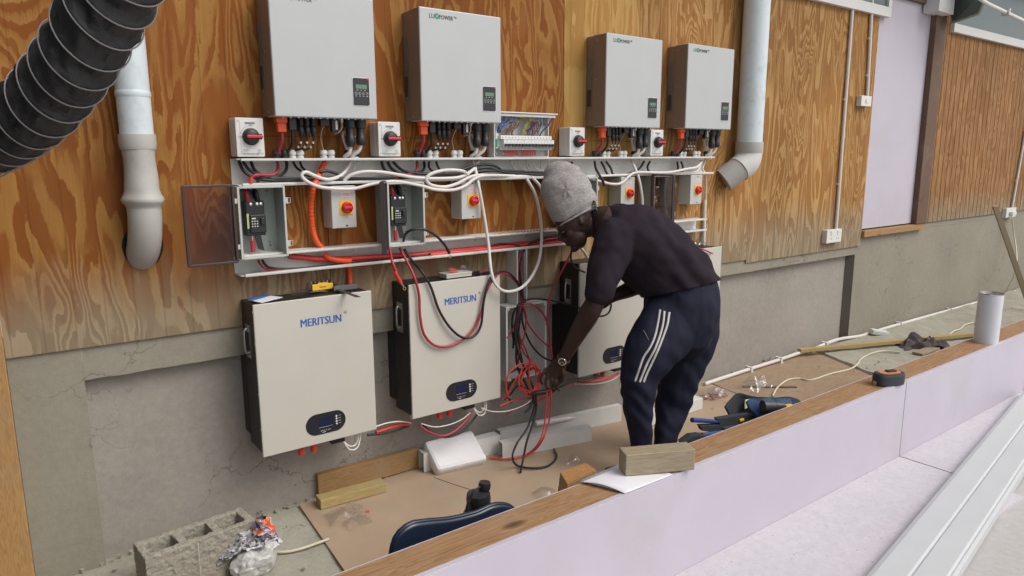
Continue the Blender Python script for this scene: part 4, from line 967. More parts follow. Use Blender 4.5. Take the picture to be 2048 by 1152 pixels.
MB().tube([P(1410, 400, -.03), P(1407, 495, -.03)], .011, 12, path=False).build('wall_conduit', M_whcab, None, 'short pale conduit rising behind the farthest battery', 'conduit')
# white tails from the inverters into the trunk, one bundle each
for i, x in enumerate(invx):
    z = IZ; nm = ('nearest', 'second', 'third', 'farthest')[i]
    xa_, xb2 = x+.437*.775, x+.437*.885
    gx = x+GO[6][0]; gx2 = x+GO[7][0]
    MB().tube([(xa_, -.105, z-.112), (xa_-.005, -.10, z-.14), (xa_-.018, -.08, z-.155), (gx2, -.058, 1.60), (gx2, -.058, 1.56)], .0085, 10).build('white_cable', M_whcab, None, 'white cable from the left power connector of the %s inverter' % nm, 'cable')
    MB().tube([(xb2, -.105, z-.105), (xb2-.008, -.10, z-.13), (xb2-.035, -.08, z-.158), (gx2+.006, -.062, z-.166), (gx2-.01, -.062, 1.56)], .0085, 10).build('white_cable', M_whcab, None, 'white cable from the right power connector of the %s inverter' % nm, 'cable')
    MB().tube([(gx, -.058, 1.56), (gx-.004, -.058, 1.61), (gx-.018, -.06, 1.65), (gx-.022, -.062, 1.675), (gx-.010, -.064, 1.683), (gx-.0, -.062, 1.66), (gx+.001, -.058, 1.61)], .0065, 8).tube([(gx+.003, -.056, 1.60), (gx+.012, -.05, 1.64), (gx+.026, -.05, 1.665), (gx+.040, -.05, 1.66)], .0055, 8).build('white_cable', M_whcab, None, 'white cable doubled back and taped under the %s inverter' % nm, 'cable')
    rx = x+.437*.10; g0 = x+GO[0][0]; g1 = x+GO[1][0]
    MB().tube([(rx, -.105, z-.055), (rx+.002, -.10, z-.09), (rx-.006, -.08, z-.125), (g0+.012, -.062, z-.145), (g0, -.058, 1.60), (g0, -.058, 1.56)], .0070, 10).build('red_cable', M_redcab, None, 'red cable dropping from the orange plug of the %s inverter' % nm, 'cable')
    bx_ = x+.437*.20
    MB().tube([(bx_, -.105, z-.05), (bx_, -.10, z-.10), (bx_-.01, -.08, z-.13), (g1+.006, -.062, z-.145), (g1, -.058, 1.60), (g1, -.058, 1.56)], .0060, 10).build('black_cable', M_blkcab, None, 'black cable dropping from the black plug of the %s inverter' % nm, 'cable')
    for k, (fx, gi) in enumerate(((.285, 2), (.345, 2), (.405, 3))):
        g_ = x+GO[gi][0]+(k-1)*.003; cx = x+.437*fx
        o = MB().tube([(cx, -.105, z-.073), (cx-.002, -.1, z-.098), (cx-.010, -.09, z-.118), (g_+.012, -.07, z-.130), (g_, -.058, 1.604), (g_, -.058, 1.59)], .0036, 8).build('black_cable', M_blkcab, None, 'thin black cable under the %s inverter, %s of three side by side' % (nm, ('first', 'middle', 'last')[k]), 'cable')
        MB().tube([(cx-.001, -.101, z-.094), (cx-.003, -.099, z-.102)], .0046, 8, path=False).build('white_marker', M_white, o)
        MB().tube([(cx-.007, -.093, z-.111), (cx-.011, -.089, z-.119)], .0046, 8, path=False).build('white_marker', M_white, o)
    g4 = x+GO[4][0]
    MB().tube([(g4, -.058, 1.603), (g4-.004, -.06, 1.625), (g4-.010, -.06, 1.65), (x+.437*.50, -.09, z-.05), (x+.437*.52, -.1, z-.028)], .0012, 5).build('data_wire', M_cord, None, 'thin pale data wire under the %s inverter' % nm, 'wire')
    nx = x+.437*.69
    MB().tube([(nx, -.105, z-.012), (nx+.002, -.105, z-.035), (nx-.012, -.1, z-.055), (x+.437*.64, -.08, z-.06)], .0022, 6).build('network_lead', M_whcab, None, 'short grey network lead plugged under the %s inverter' % nm, 'cable')
# black cables inside the upper trunking
random.seed(11)
bl = [
 ([(478, 323, -.04), (486, 340, -.06), (500, 352, -.07), (525, 359), (560, 361), (620, 360), (700, 358)], 'first black cable curving in at the left end of the upper trunking'),
 ([(486, 323, -.04), (497, 338, -.06), (515, 349, -.07), (540, 356), (580, 359), (650, 358)], 'second black cable curving in at the left end of the upper trunking'),
 ([(502, 323, -.04), (508, 338, -.06), (522, 349, -.07), (548, 355), (600, 357), (680, 355)], 'thicker black cable curving in at the left end of the upper trunking'),
 ([(573, 323, -.04), (573, 338, -.05), (562, 350, -.07), (540, 353), (522, 357), (514, 366)], 'black cable hooking left down into the leftmost enclosure'),
 ([(586, 323, -.04), (592, 334, -.05), (602, 342, -.07), (620, 352), (700, 358), (800, 358)], 'thin black cable under the first white gland'),
 ([(600, 323, -.04), (604, 334, -.05), (616, 344, -.07), (640, 354), (720, 357), (830, 356)], 'thin black cable under the second white gland'),
 ([(640, 344), (655, 342), (672, 347), (676, 348)], 'black cable end with bare tip behind the orange conduit'),
 ([(763, 323, -.04), (768, 338, -.05), (785, 350, -.07), (815, 356), (870, 356), (930, 352)], 'black cable entering beneath the second white isolator, lowest curve'),
 ([(775, 323, -.04), (782, 336, -.05), (800, 346, -.07), (835, 352), (900, 350)], 'black cable entering beneath the second white isolator, middle curve'),
 ([(786, 323, -.04), (797, 335, -.05), (812, 343, -.07), (850, 348), (920, 347)], 'black cable entering beneath the second white isolator, upper curve'),
 ([(848, 323, -.04), (849, 334, -.05), (843, 343, -.07), (822, 347), (800, 352), (792, 362)], 'black cable hooking left down into the second enclosure'),
 ([(858, 323, -.04), (858, 335, -.05), (868, 344, -.07), (890, 350), (940, 350)], 'thin black cable left of the oval white loop'),
 ([(872, 323, -.04), (876, 334, -.05), (884, 343, -.07), (905, 349), (960, 348)], 'thin black cable over the oval white loop'),
 ([(920, 342), (940, 334), (965, 329), (990, 332), (1003, 343), (985, 349), (950, 349)], 'black cable looped tightly left of the worker\'s cap'),
 ([(925, 346), (950, 338), (980, 336), (1000, 343), (1040, 347), (1085, 349)], 'black cable passing through the tight loop'),
 ([(930, 349), (960, 343), (1000, 341), (1040, 343), (1090, 345)], 'upper black cable reaching the worker\'s cap'),
 ([(1005, 345), (1040, 348), (1100, 350), (1160, 352)], 'lower black cable reaching the worker\'s cap'),
 ([(1143, 323, -.04), (1148, 338, -.05), (1163, 349, -.07), (1185, 353), (1230, 354)], 'black cable curving in right of the worker\'s cap'),
 ([(1189, 323, -.05), (1192, 338, -.08), (1199, 350, -.12), (1206, 362, -.13), (1208, 372, -.13)], 'black cable end dangling over the sagging white cable'),
 ([(1202, 323, -.04), (1208, 334, -.05), (1213, 345, -.07), (1222, 352), (1260, 353)], 'black cable left of the third white gland pair'),
 ([(1212, 323, -.04), (1222, 337, -.05), (1226, 348, -.07), (1240, 351), (1290, 351)], 'black cable under the third white gland pair'),
 ([(1288, 323, -.04), (1278, 338, -.05), (1260, 347, -.07), (1235, 351)], 'black cable sloping left beneath the fourth white isolator'),
 ([(1300, 323, -.04), (1295, 334, -.05), (1300, 344, -.07), (1320, 349), (1350, 350)], 'black cable curving right beneath the fourth white isolator'),
 ([(1354, 323, -.04), (1356, 335, -.05), (1352, 345, -.07), (1335, 349)], 'black cable under the farthest inverter, left one'),
 ([(1362, 323, -.04), (1366, 334, -.05), (1364, 344, -.07), (1350, 349)], 'black cable under the farthest inverter, right one'),
]
for pts, lb in bl: cable('b', pts, .0052 if 'thin' in lb else .0066, lb, -.085)
for k in range(4):
    cable('b', [(560+k*8, 356+k, -.07), (640, 361-k*2), (720, 360-k), (800, 360-k*2), (870, 358-k)], .006, 'black cable lying in the packed bundle along the left half of the upper trunking', -.06-k*.008, 'bundled black cables in the upper trunking')
for k in range(6):
    cable('w', [(1022+k*15, 322, -.04), (1026+k*14, 333, -.04), (1034+k*13+(k % 2)*9, 344, -.05)], .005, 'grey white cable dropping from the breaker board into the upper trunking', -.05, 'pale cables under the breaker board')
cable('r', [(554, 322, -.05), (556, 336, -.06), (550, 348, -.08), (530, 350, -.09), (512, 350, -.1), (503, 356, -.1), (501, 368, -.09)], .0066, 'red cable bending into the leftmost enclosure')
cable('r', [(834, 322, -.05), (834, 338, -.06), (826, 349, -.08), (808, 350, -.1), (796, 352, -.1), (788, 362, -.1)], .0066, 'red cable bending into the second enclosure')
MB().tube([P(502, 354, -.1), P(501, 367, -.1)], .0088, 12, path=False).build('red_boot', M_redbr, None, 'bright red boot on the cable above the leftmost enclosure', 'cable boot')
# lower trunking and below
cable('r', [(516, 520, -.06), (524, 532, -.07), (540, 540, -.07), (580, 541), (650, 535), (750, 525), (900, 510), (1000, 498)], .0055, 'dark red cable running low in the lower trunking', -.075)
cable('b', [(524, 520, -.06), (532, 531, -.07), (548, 537, -.07), (600, 537), (680, 530), (800, 518), (950, 500), (1000, 488), (1040, 492, -.08)], .0055, 'black cable running low in the lower trunking', -.065)
cable('r', [(778, 478, -.10), (780, 500, -.14), (785, 525, -.19), (793, 545, -.2)], .0066, 'red cable hanging from the second enclosure to a lug')
o = MB().tube([P(789, 543, -.2), P(802, 566, -.2)], .0088, 12, path=False).build('cable_lug', M_redbr, None, 'red booted cable lug hanging over the second battery\'s corner', 'cable lug')
MB().tube([P(802, 566, -.2), P(807, 573, -.2)], .005, 8, path=False).build('barrel', M_brass, o); MB().tube([P(809, 577, -.2)+Vector((.007*math.cos(a), 0, .007*math.sin(a))) for a in [k*.628 for k in range(10)]], .002, 6, path=False, closed=True).build('ring', M_brass, o)
cable('r', [(799, 496, -.10), (815, 525, -.15), (829, 555, -.195), (838, 590, -.2), (840, 630, -.2), (848, 668, -.2), (868, 690), (895, 693), (925, 680), (950, 655), (963, 622), (970, 590, -.2), (984, 562, -.2), (1002, 546, -.17), (1022, 553, -.13), (1040, 575, -.11), (1045, 600, -.1)], .0062, 'red cable hanging in a deep curve across the second battery', -.2)
cable('b', [(808, 498, -.09), (825, 522, -.12), (845, 545, -.19), (862, 575, -.2), (878, 620, -.2), (900, 655), (925, 675), (948, 672), (962, 650), (968, 600), (980, 560, -.2), (998, 545, -.18), (1018, 547, -.14), (1038, 570, -.12), (1047, 600, -.1)], .0062, 'black cable hanging in a shallower curve across the second battery', -.206)
cable('b', [(806, 487, -.08), (811, 468, -.13), (826, 459, -.16), (848, 459, -.17), (870, 470, -.17), (888, 488, -.17), (898, 504, -.17)], .0062, 'black cable arching out of the second enclosure')
o = MB().tube([P(894, 497, -.17), P(899, 507, -.17)], .0074, 10, path=False).build('cable_lug', M_blkcab, None, 'copper ring lug at the end of the arching black cable', 'cable lug')
MB().tube([P(900, 509, -.17)+Vector((0, 0, -.004)) + Vector((.006*math.cos(k*.628), 0, .006*math.sin(k*.628)-.006)) for k in range(10)], .002, 6, path=False, closed=True).build('ring', M_brass, o)
cable('r', [(1045, 612), (1041, 585), (1036, 555), (1037, 525), (1045, 502), (1062, 487), (1100, 478), (1150, 474)], .0058, 'dark red cable rising in the short upright trunking', -.085)
cable('b', [(1048, 612), (1044, 580), (1040, 545), (1043, 512), (1057, 490), (1080, 478), (1110, 471), (1150, 476)], .0058, 'black cable rising in the short upright trunking', -.09)
cable('r', [(1050, 612), (1048, 570), (1047, 530), (1050, 505), (1070, 490), (1110, 482), (1150, 480)], .0055, 'second red cable rising in the short upright trunking', -.075)
jb = [
 ('b', [(1043, 604), (1062, 598), (1090, 599), (1125, 606), (1165, 618, -.24), (1195, 632, -.3), (1215, 628, -.3), (1222, 612, -.3), (1220, 590, -.3)], .005, 'black cable led across from the junction box to the worker\'s right hand', -.13),
 ('r', [(1044, 608), (1065, 609), (1085, 626), (1096, 652), (1101, 690), (1104, 716, -.2)], .005, 'red cable bowing out of the junction box to the right', -.13),
 ('r', [(1046, 612), (1053, 640), (1066, 662), (1085, 683), (1104, 696)], .0045, 'red cable slanting across the junction box', -.12),
 ('b', [(1045, 612), (1045, 645), (1060, 685), (1083, 712), (1112, 726, -.2)], .0055, 'black cable slanting across the junction box to the worker\'s watch', -.12),
 ('r', [(1040, 612), (1036, 660), (1045, 700), (1056, 716)], .0042, 'short red cable end inside the junction box', -.11),
 ('b', [(1036, 606), (1026, 630), (1024, 655), (1028, 690)], .0052, 'black cable end hanging at the left of the junction box', -.10),
 ('b', [(1040, 606), (1034, 640), (1028, 670), (1026, 697)], .0052, 'second black cable end hanging at the left of the junction box', -.11),
 ('r', [(1041, 610), (1030, 645), (1022, 665), (1013, 676)], .0045, 'red cable end leaning left in the junction box', -.105),
 ('b', [(1038, 612), (1030, 660), (1036, 705), (1052, 742), (1066, 775), (1071, 790)], .0062, 'black cable running down out of the junction box', -.14),
 ('b', [(1035, 612), (1033, 680), (1034, 730), (1050, 765), (1062, 790)], .0055, 'black cable running down left of its neighbour below the junction box', -.13),
 ('r', [(1150, 488), (1138, 515), (1122, 545), (1105, 580), (1096, 615), (1094, 650)], .0055, 'red cable slanting down left of the third battery', -.15),
 ('b', [(1143, 500), (1142, 520), (1150, 535), (1170, 545)], .005, 'short dark cable curving past the top of the third battery', -.2),
]
for k, pts, r_, lb, Y in jb: cable(k, pts, r_, lb, Y)
tg = [
 ('r', [(1043, 606), (1052, 630), (1050, 665), (1040, 700), (1036, 735), (1044, 760)], .0045, 'dark red cable weaving down the middle of the junction box', -.125),
 ('r', [(1038, 608), (1034, 640), (1040, 675), (1052, 700), (1060, 728), (1052, 745)], .0045, 'dark red cable crossing behind the black tails in the junction box', -.115),
 ('b', [(1046, 610), (1040, 640), (1037, 680), (1043, 715), (1047, 740), (1040, 755), (1024, 760)], .005, 'black cable turning left at the foot of the junction box', -.12),
 ('b', [(1020, 745), (1035, 738), (1052, 742), (1066, 737), (1080, 741)], .0065, 'short black cable lying along the lower rim of the junction box', -.125),
 ('R', [(1018, 795), (1012, 770), (1020, 745), (1042, 728), (1068, 730), (1082, 748), (1078, 772), (1058, 785), (1036, 780)], .004, 'bright red cable making one wide turn round the coil', -.215),
 ('R', [(1062, 716), (1058, 740), (1060, 770), (1070, 795), (1076, 812)], .004, 'bright red cable end running straight down through the coil', -.22),
 ('b', [(1022, 805), (1016, 790), (1018, 772), (1027, 760)], .0055, 'black cable rising behind the coil on its left', -.15),
 ('r', [(1010, 830, -.17), (1035, 815, -.19), (1062, 806), (1090, 795), (1112, 780)], .0045, 'dark red cable sagging left of the hand', -.21),
]
for k, pts, r_, lb, Y in tg: cable(k, pts, r_, lb, Y)
# coil of red cable near the hand
cc = P(1057, 757, -.2); m = MB(); pts = []
for k in range(70):
    a = k*.29; rr_ = .062+.010*math.sin(k*.45)+.003*(k % 5)
    pts.append(cc+Vector((rr_*math.cos(a)*1.05, -.012+.02*math.sin(k*.31), rr_*math.sin(a))))
m.tube(pts, .0036, 8).build('red_cable', M_redbr, None, 'loose coil of bright red cable hanging by the worker\'s hand', 'cable')
cable('R', [(1000, 812, -.17), (1030, 800, -.18), (1060, 796, -.2), (1090, 788), (1120, 775), (1150, 766, -.18)], .0042, 'bright red cable running from the second battery\'s foot to the hand', -.22)
cable('R', [(1005, 800, -.17), (1020, 780, -.19), (1033, 757, -.2), (1050, 742), (1060, 730), (1064, 720)], .004, 'bright red cable curling up left of the coil', -.2)
cable('b', [(1007, 800, -.16), (1020, 790, -.16), (1035, 772, -.17), (1048, 775), (1058, 788)], .005, 'black cable tangled below the junction box', -.18)
cable('b', [(1063, 789, -.22), (1095, 785, -.23), (1125, 772, -.22), (1150, 762, -.2), (1200, 752, -.16)], .006, 'black cable running right from the hand under the third battery')
cable('b', [(1060, 792, -.23), (1072, 783, -.24), (1100, 777, -.23), (1135, 760, -.2), (1158, 757, -.17)], .0045, 'second black cable under the third battery')
cable('R', [(1155, 766, -.14), (1185, 763, -.16), (1215, 757, -.16), (1236, 747, -.14)], .007, 'red cable sagging under the third battery')
cable('w', [(1150, 768, -.15), (1190, 768, -.18), (1220, 762, -.18), (1240, 750, -.15)], .0025, 'thin white cable sagging under the third battery')
def pw(pts): return [Vector(p) for p in pts]
hang = [
 ('b', [P(1066, 788, -.23), P(1068, 815, -.24), P(1055, 855, -.26), P(1035, 885, -.28), PZ(1025, 912, .10), PZ(1033, 930, .03), PZ(1060, 936, .025), PZ(1095, 932, .022), PZ(1113, 915, .022), PZ(1108, 898, .022)], .0055, 'black cable hanging to the floor and curling right'),
 ('b', [P(1072, 788, -.24), P(1072, 820, -.25), P(1063, 855, -.27), P(1053, 885, -.29), PZ(1047, 915, .06), PZ(1041, 945, .022)], .0055, 'black cable hanging to the floor with a bare lug at its end'),
 ('R', [P(1094, 780, -.25), P(1092, 820, -.26), P(1088, 855, -.28), P(1078, 885, -.3), PZ(1055, 908, .03), PZ(1020, 918, .024), PZ(978, 916, .022)], .0045, 'bright red cable hanging from the hand and trailing left along the floor'),
 ('R', [P(1101, 778, -.25), P(1102, 815, -.26), P(1096, 850, -.27), P(1085, 880, -.29), PZ(1070, 900, .035), PZ(1050, 912, .026)], .0045, 'second bright red cable hanging from the hand'),
 ('b', [P(1068, 792, -.22), P(1060, 815, -.23), P(1050, 825, -.23)], .006, 'cut black cable end hanging below the coil'),
 ('w', [P(962, 816, -.17), P(985, 823, -.18), P(1015, 822, -.2), P(1045, 812, -.22), P(1066, 798, -.22)], .003, 'thin white cable from the second battery to the coil'),
 ('w', [P(752, 853, -.15), P(775, 846, -.14), P(800, 843, -.13), P(822, 846, -.12)], .0035, 'thin white cable between the two nearest batteries'),
 ('R', [P(752, 865, -.13), P(775, 857, -.12), P(800, 850, -.11), P(822, 850, -.11)], .008, 'thick red cable between the two nearest batteries'),
 ('b', [P(735, 870, -.13), P(765, 867, -.13), P(795, 860, -.12), P(822, 850, -.11)], .0055, 'black cable between the two nearest batteries'),
 ('r', [P(838, 850, -.14), P(858, 864, -.16), P(885, 872, -.17), P(910, 862, -.17), P(930, 843, -.16), P(942, 828, -.14)], .0062, 'dark red cable sagging under the second battery'),
 ('b', [P(846, 851, -.14), P(868, 868, -.15), P(893, 874, -.16), P(920, 866, -.16), P(940, 848, -.15), P(955, 828, -.14)], .0055, 'black cable sagging under the second battery'),
 ('w', [P(842, 847, -.15), P(870, 854, -.17), P(900, 849, -.18), P(925, 838, -.17), P(940, 826, -.15)], .003, 'thin white cable sagging under the second battery'),
]
for k, pts, r_, lb in hang:
    MB().tube(pts, r_, 10).build(CN[k][0], CN[k][1], None, lb, 'cable')
# ================================================================== FLOOR OBJECTS
sz = .012
MB().prism([PZ(598, 1012, .004), PZ(690, 1145, .004), (1.02, -1.24, .004), (3.75, -1.24, .004), (3.98, .035, .004)], (0, 0, sz-.004)).build('floor_sheet', M_sheet, None, 'brown hardboard sheet covering the floor under the worker', 'sheet')
MB().prism([(3.99, .03, .003), (3.77, -1.24, .003), (4.75, -1.24, .003), (5.33, .02, .003)], (0, 0, .011)).build('floor_sheet', M_sheet2, None, 'scuffed plywood sheet on the floor beyond the worker', 'sheet')
m = MB(); m.grid(lambda u, v: Vector((4.72+.56*v+u*6.5*(1-.0*v), -1.245+v*1.23, .03+.008*noise.noise(Vector((u*60, v*11, 0))) if .005 < u else -.01)), 260, 40)
m.build('concrete_screed', M_floor, kind='structure')
MB().tube([PZ(868, 955, .0125), PZ(905, 968, .0125), PZ(945, 981, .0125), PZ(975, 996, .0125)], lambda u: .0016, 5).build('floor_crack', paint('crack_dark', (.06, .035, .025), .9), bpy.data.objects['floor_sheet'])
t = empty('foam_block', PZ(900, 930, .1), 'thick white foam pad leaning against the plastered wall', 'foam block')
a, b, c, d_ = PZ(890, 965, .014), PZ(976, 940, .014), P(934, 853, .02), P(838, 876, .02)
a2, b2 = PZ(878, 962, .014), PZ(978, 939, .014)
n_ = (b2-a2).cross(d_-a2).normalized(); n_ = n_ if n_.y < 0 else -n_
MB().prism([PZ(876, 941, .05), PZ(977, 917, .05), c+Vector((0, -.05, .0)), d_+Vector((0, -.05, 0))], -n_*.075).build('pad', M_foam, t, bevel=.018)
def plank(name, a, b, up, th, label, mat=M_tim_off, cat='timber', bev=.003, along=None):
    """a,b floor line of the front lower edge; up = height, th = thickness backward"""
    a, b = Vector(a), Vector(b); d_ = (b-a).normalized(); k_ = Vector((-d_.y, d_.x, 0)); k_ = k_ if k_.y > 0 else -k_
    z = a.z; ang = math.atan2(d_.y, d_.x); L_ = (b-a).length
    m = MB(); m.box(0, L_, 0, th, 0, up)
    M_ = Matrix.Rotation(ang, 3, 'Z')
    o = m.build(name, mat, None, label, cat, bevel=bev, loc=(0, 0, 0)); o.location = a; o.rotation_euler = (0, 0, ang); return o
plank('timber_offcut', PZ(643, 1002, .075), PZ(843, 948, .075), .0, .0, 'x') if 0 else None
pa, pb = PZ(643, 998, .014), PZ(842, 938, .014)
plank('timber_offcut', pa+Vector((0, .03, 0)), pb+Vector((0, .02, 0)), .105, .035, 'orange brown plank on edge against the plastered wall')
plank('timber_offcut', PZ(642, 1020, .014), PZ(774, 984, .014), .045, .07, 'shorter yellowish timber lying in front of the plank on edge', M_tim_yel)
def chan(name, a, b, h, th, label):
    a, b = Vector(a), Vector(b); d_ = (b-a); L_ = d_.length; ang = math.atan2(d_.y, d_.x)
    m = MB(); m.box(0, L_, 0, .003, 0, h).box(0, L_, .0031, th, h-.003, h).box(0, L_, th-.003, th, 0, h-.0031)
    o = m.build(name, M_trunk, None, label, 'trunking', loc=(0, 0, 0)); o.location = a; o.rotation_euler = (0, 0, ang); return o
chan('trunking_offcut', PZ(848, 945, .014), PZ(1000, 905, .014), .10, .06, 'white trunking offcut lying behind the foam pad')
chan('trunking_offcut', PZ(1005, 918, .014), PZ(1183, 882, .014), .085, .05, 'short white trunking offcut in front, with its cut end showing')
chan('trunking_offcut', PZ(1000, 897, .014), PZ(1250, 845, .014)+Vector((0, .03, 0)), .10, .04, 'long white trunking offcut lying against the wall behind the short one')
a, b = P(1070, 848, -.10), P(1222, 822, -.10)
t = empty('clear_tube', a, 'pale plastic strip lying on top of the long trunking offcut', 'plastic strip')
MB().tube([a, b], .016, 12, path=False).build('strip', M_whcab, t)
plank('white_carton', PZ(1300, 853, .014), PZ(1405, 818, .014), .075, .07, 'long white carton lying behind the worker\'s legs', M_white, 'carton')
plank('timber_offcut', PZ(1112, 988, .014), PZ(1190, 945, .014), .12, .10, 'sawn timber block with bright end grain standing behind the low wall', M_endgrain) if 0 else None
# sawn block: end grain top
c = PZ(1150, 962, .22); ux = Vector((.93, -.25, .28)).normalized(); uy = Vector((.25, .95, .05)).normalized(); uy = (uy-ux*uy.dot(ux)).normalized(); uz = ux.cross(uy)
t = empty('timber_block', (c.x, c.y, .012), 'sawn timber block with orange end grain, leaning behind the low wall', 'timber block')
q = [PZ(1135, 970, .34), PZ(1120, 945, .34), PZ(1172, 927, .34), PZ(1192, 940, .34)]
topc = sum(q, Vector())/4
m = MB(); m.prism(q, Vector((-.03, .02, -.33))); m.build('block', M_timber_z, t, bevel=.002)
MB().prism([topc+(p_-topc)*.99+Vector((0, 0, .0005)) for p_ in q], (0, 0, .002)).build('end_face', M_endgrain, t)
# battens and bits on the right part of the floor
a, b = PZ(1602, 706, .05), PZ(1960, 672, .05)
dd = b-a; m = MB(); m.box(0, dd.length, 0, .045, 0, .028); o = m.build('timber_batten', M_tim_yel, None, 'long thin yellow batten lying over the floor conduit', 'batten', bevel=.002, loc=(0, 0, 0)); o.location = a; o.rotation_euler = (0, 0, math.atan2(dd.y, dd.x))
plank('timber_offcut', PZ(1845, 712, .035), PZ(1880, 700, .035), .018, .08, 'small flat timber offcut near the cream cord', M_tim_grey)
a, b = PZ(1487, 775, .016), PZ(1595, 776, .016)
plank('timber_offcut', a, b, .006, .03, 'thin dark strip of plywood on the floor near the tool bag', M_tim_dark)
a, b = PZ(1705, 600, .03), PZ(1995, 412, .03)
pr0 = P(1990, 412, -.35); pr1 = PZ(2062, 620, .03)
dd = (pr1-pr0); MB().obox((pr0+pr1)/2, dd/2, Vector((.8, -.6, 0))*.028, dd.cross(Vector((.8, -.6, 0))).normalized()*.012).build('timber_prop', M_tim_grey, None, 'grey weathered timber leaning against the wall at the right edge', 'timber', bevel=.002)
# rag
c = PZ(1848, 693, .03)
m = MB(); m.grid(lambda u, v: c+CR*((u-.5)*.40)+Vector((.6, .8, 0))*((v-.5)*.22)+Vector((0, 0, .006+max(0, 1-((u-.5)**2+(v-.5)**2)*3.6)*(.03+.10*abs(noise.noise(Vector((u*6, v*5, 2)))))))+Vector(noise.noise_vector(Vector((u*4, v*4, 5))))*.06*Vector((1, 1, 0)).length/1.4, 48, 34)
for v_ in m.v: v_.z = max(.034, v_.z)
m.build('rag', M_rag, None, 'crumpled grey brown rag lying across the yellow batten', 'rag')
# cords
cd = [PZ(1545, 792, .02), PZ(1555, 775, .02), PZ(1575, 760, .02), PZ(1600, 757, .02), PZ(1622, 760, .02), PZ(1660, 748, .02), PZ(1700, 738, .02), PZ(1715, 728, .035), PZ(1722, 718, .04), PZ(1745, 706, .04), PZ(1770, 702, .04), PZ(1800, 705, .04)]
MB().tube(cd, .0065, 8).build('extension_cord', M_cord, None, 'cream cord snaking from the tool bag to the rag', 'cord')
cd = [PZ(1895, 672, .045), PZ(1908, 662, .045), PZ(1920, 658, .045), PZ(1930, 650, .045), PZ(1946, 645, .045), PZ(1962, 642, .045), PZ(2000, 600, .045), P(2030, 545, -.3), P(2033, 505, -.18), P(2028, 470, -.1), P(2024, 436, -.09)]
MB().tube(cd, .0065, 8).build('extension_cord', M_cord, None, 'cream cord hanging from the right hand socket down behind the white canister', 'cord')
cd = [PZ(658, 1078, .02), PZ(630, 1088, .015), PZ(600, 1098, .012), PZ(570, 1104, .012), PZ(545, 1103, .012), PZ(510, 1098, .012)]
MB().tube(cd, .0060, 8).build('extension_cord', M_cord, None, 'cream cord on the concrete beside the printed sack', 'cord')
for c_, s1, s2, h_, lb, sd_ in ((PZ(690, 1030, .02), .09, .06, .06, 'crumpled clear wrapper on the brown sheet near the shorter timber', 2), (PZ(715, 1045, .02), .06, .04, .03, 'smaller clear wrapper beside the crumpled one', 5), (PZ(1140, 922, .02), .045, .03, .05, 'small clear wrapper between the hanging cables and the worker\'s feet', 6), (PZ(1430, 788, .02), .12, .09, .06, 'clear bag of pink scraps beside the tool bag', 8), (PZ(1512, 775, .02), .12, .08, .11, 'clear plastic bag standing up behind the tool bag', 12), (PZ(1090, 985, .02), .05, .04, .03, 'clear wrapper close behind the low wall', 14)):
    crumple('plastic_wrapper', c_, s1, s2, h_, lb, seed=sd_, cat='wrapper')
MB().box(*(lambda c: (c.x-.008, c.x+.008, c.y-.005, c.y+.005, .0125, .020))(PZ(735, 1024, .014))).build('red_scrap', M_redbr, None, 'tiny red scrap on the brown sheet', 'scrap', bevel=.002)
c = PZ(1432, 792, .02); m = MB()
for k in range(16): q = c+Vector((random.uniform(-.09, .09), random.uniform(-.05, .05), .008)); a = random.random()*3; m.obox(q, Vector((math.cos(a), math.sin(a), 0))*.02, Vector((-math.sin(a), math.cos(a), 0))*.005, Vector((0, 0, .003)))
tag(m.build('pink_scraps', M_wood_pink, None, 'pile of pink scraps inside the clear bag', 'scraps'), kind='stuff')
m = MB(); random.seed(5)
for k in range(420):
    x = random.uniform(.1, 5.6); y = (random.gauss(0, .02)+.02) if k % 3 else random.uniform(-1.0, 0)
    if x > 1.05 and x < 4.9 and y < -.03 and k % 4: continue
    s_ = random.uniform(.002, .008)*(1.6 if x < .3 else 1)
    a = random.random()*3; m.obox((x, min(.04, y), .012+(.02 if x > 4.7 else 0)), Vector((math.cos(a), math.sin(a), .2))*s_, Vector((-math.sin(a), math.cos(a), 0))*s_*.7, Vector((0, -.1, 1))*s_*.6)
tag(m.build('rubble_crumbs', M_block, None, 'mortar crumbs scattered along the foot of the wall', 'rubble'), kind='stuff')

# breeze block
ang = math.atan2((PZ(495, 1030, .18)-PZ(262, 1092, .18)).y, (PZ(495, 1030, .18)-PZ(262, 1092, .18)).x)
bl0 = PZ(385, 1110, .19); 
t0 = PZ(290, 1118, .185); t1 = PZ(497, 1045, .185)
dd = t1-t0; ang = math.atan2(dd.y, dd.x); L_ = .40; Wd = .145; H_ = .185
bm = bmesh.new()
def bbx(x0, x1, y0, y1, z0, z1, sub=True):
    r_ = bmesh.ops.create_cube(bm, size=1); 
    for v in r_['verts']: v.co = Vector(((x0+x1)/2+v.co.x*(x1-x0), (y0+y1)/2+v.co.y*(y1-y0), (z0+z1)/2+v.co.z*(z1-z0)))
w_ = .028
for a_ in ((0, L_, 0, w_), (0, L_, Wd-w_, Wd)): bbx(a_[0], a_[1], a_[2], a_[3], 0, H_)
for x_ in (0, (L_-w_)/3, (L_-w_)*2/3, L_-w_): bbx(x_, x_+w_, w_*.5, Wd-w_*.5, 0.001, H_-.001)
me = bpy.data.meshes.new('breeze_block'); bm.to_mesh(me); bm.free(); me.materials.append(M_block)
o = bpy.data.objects.new('breeze_block', me); COL.objects.link(o)
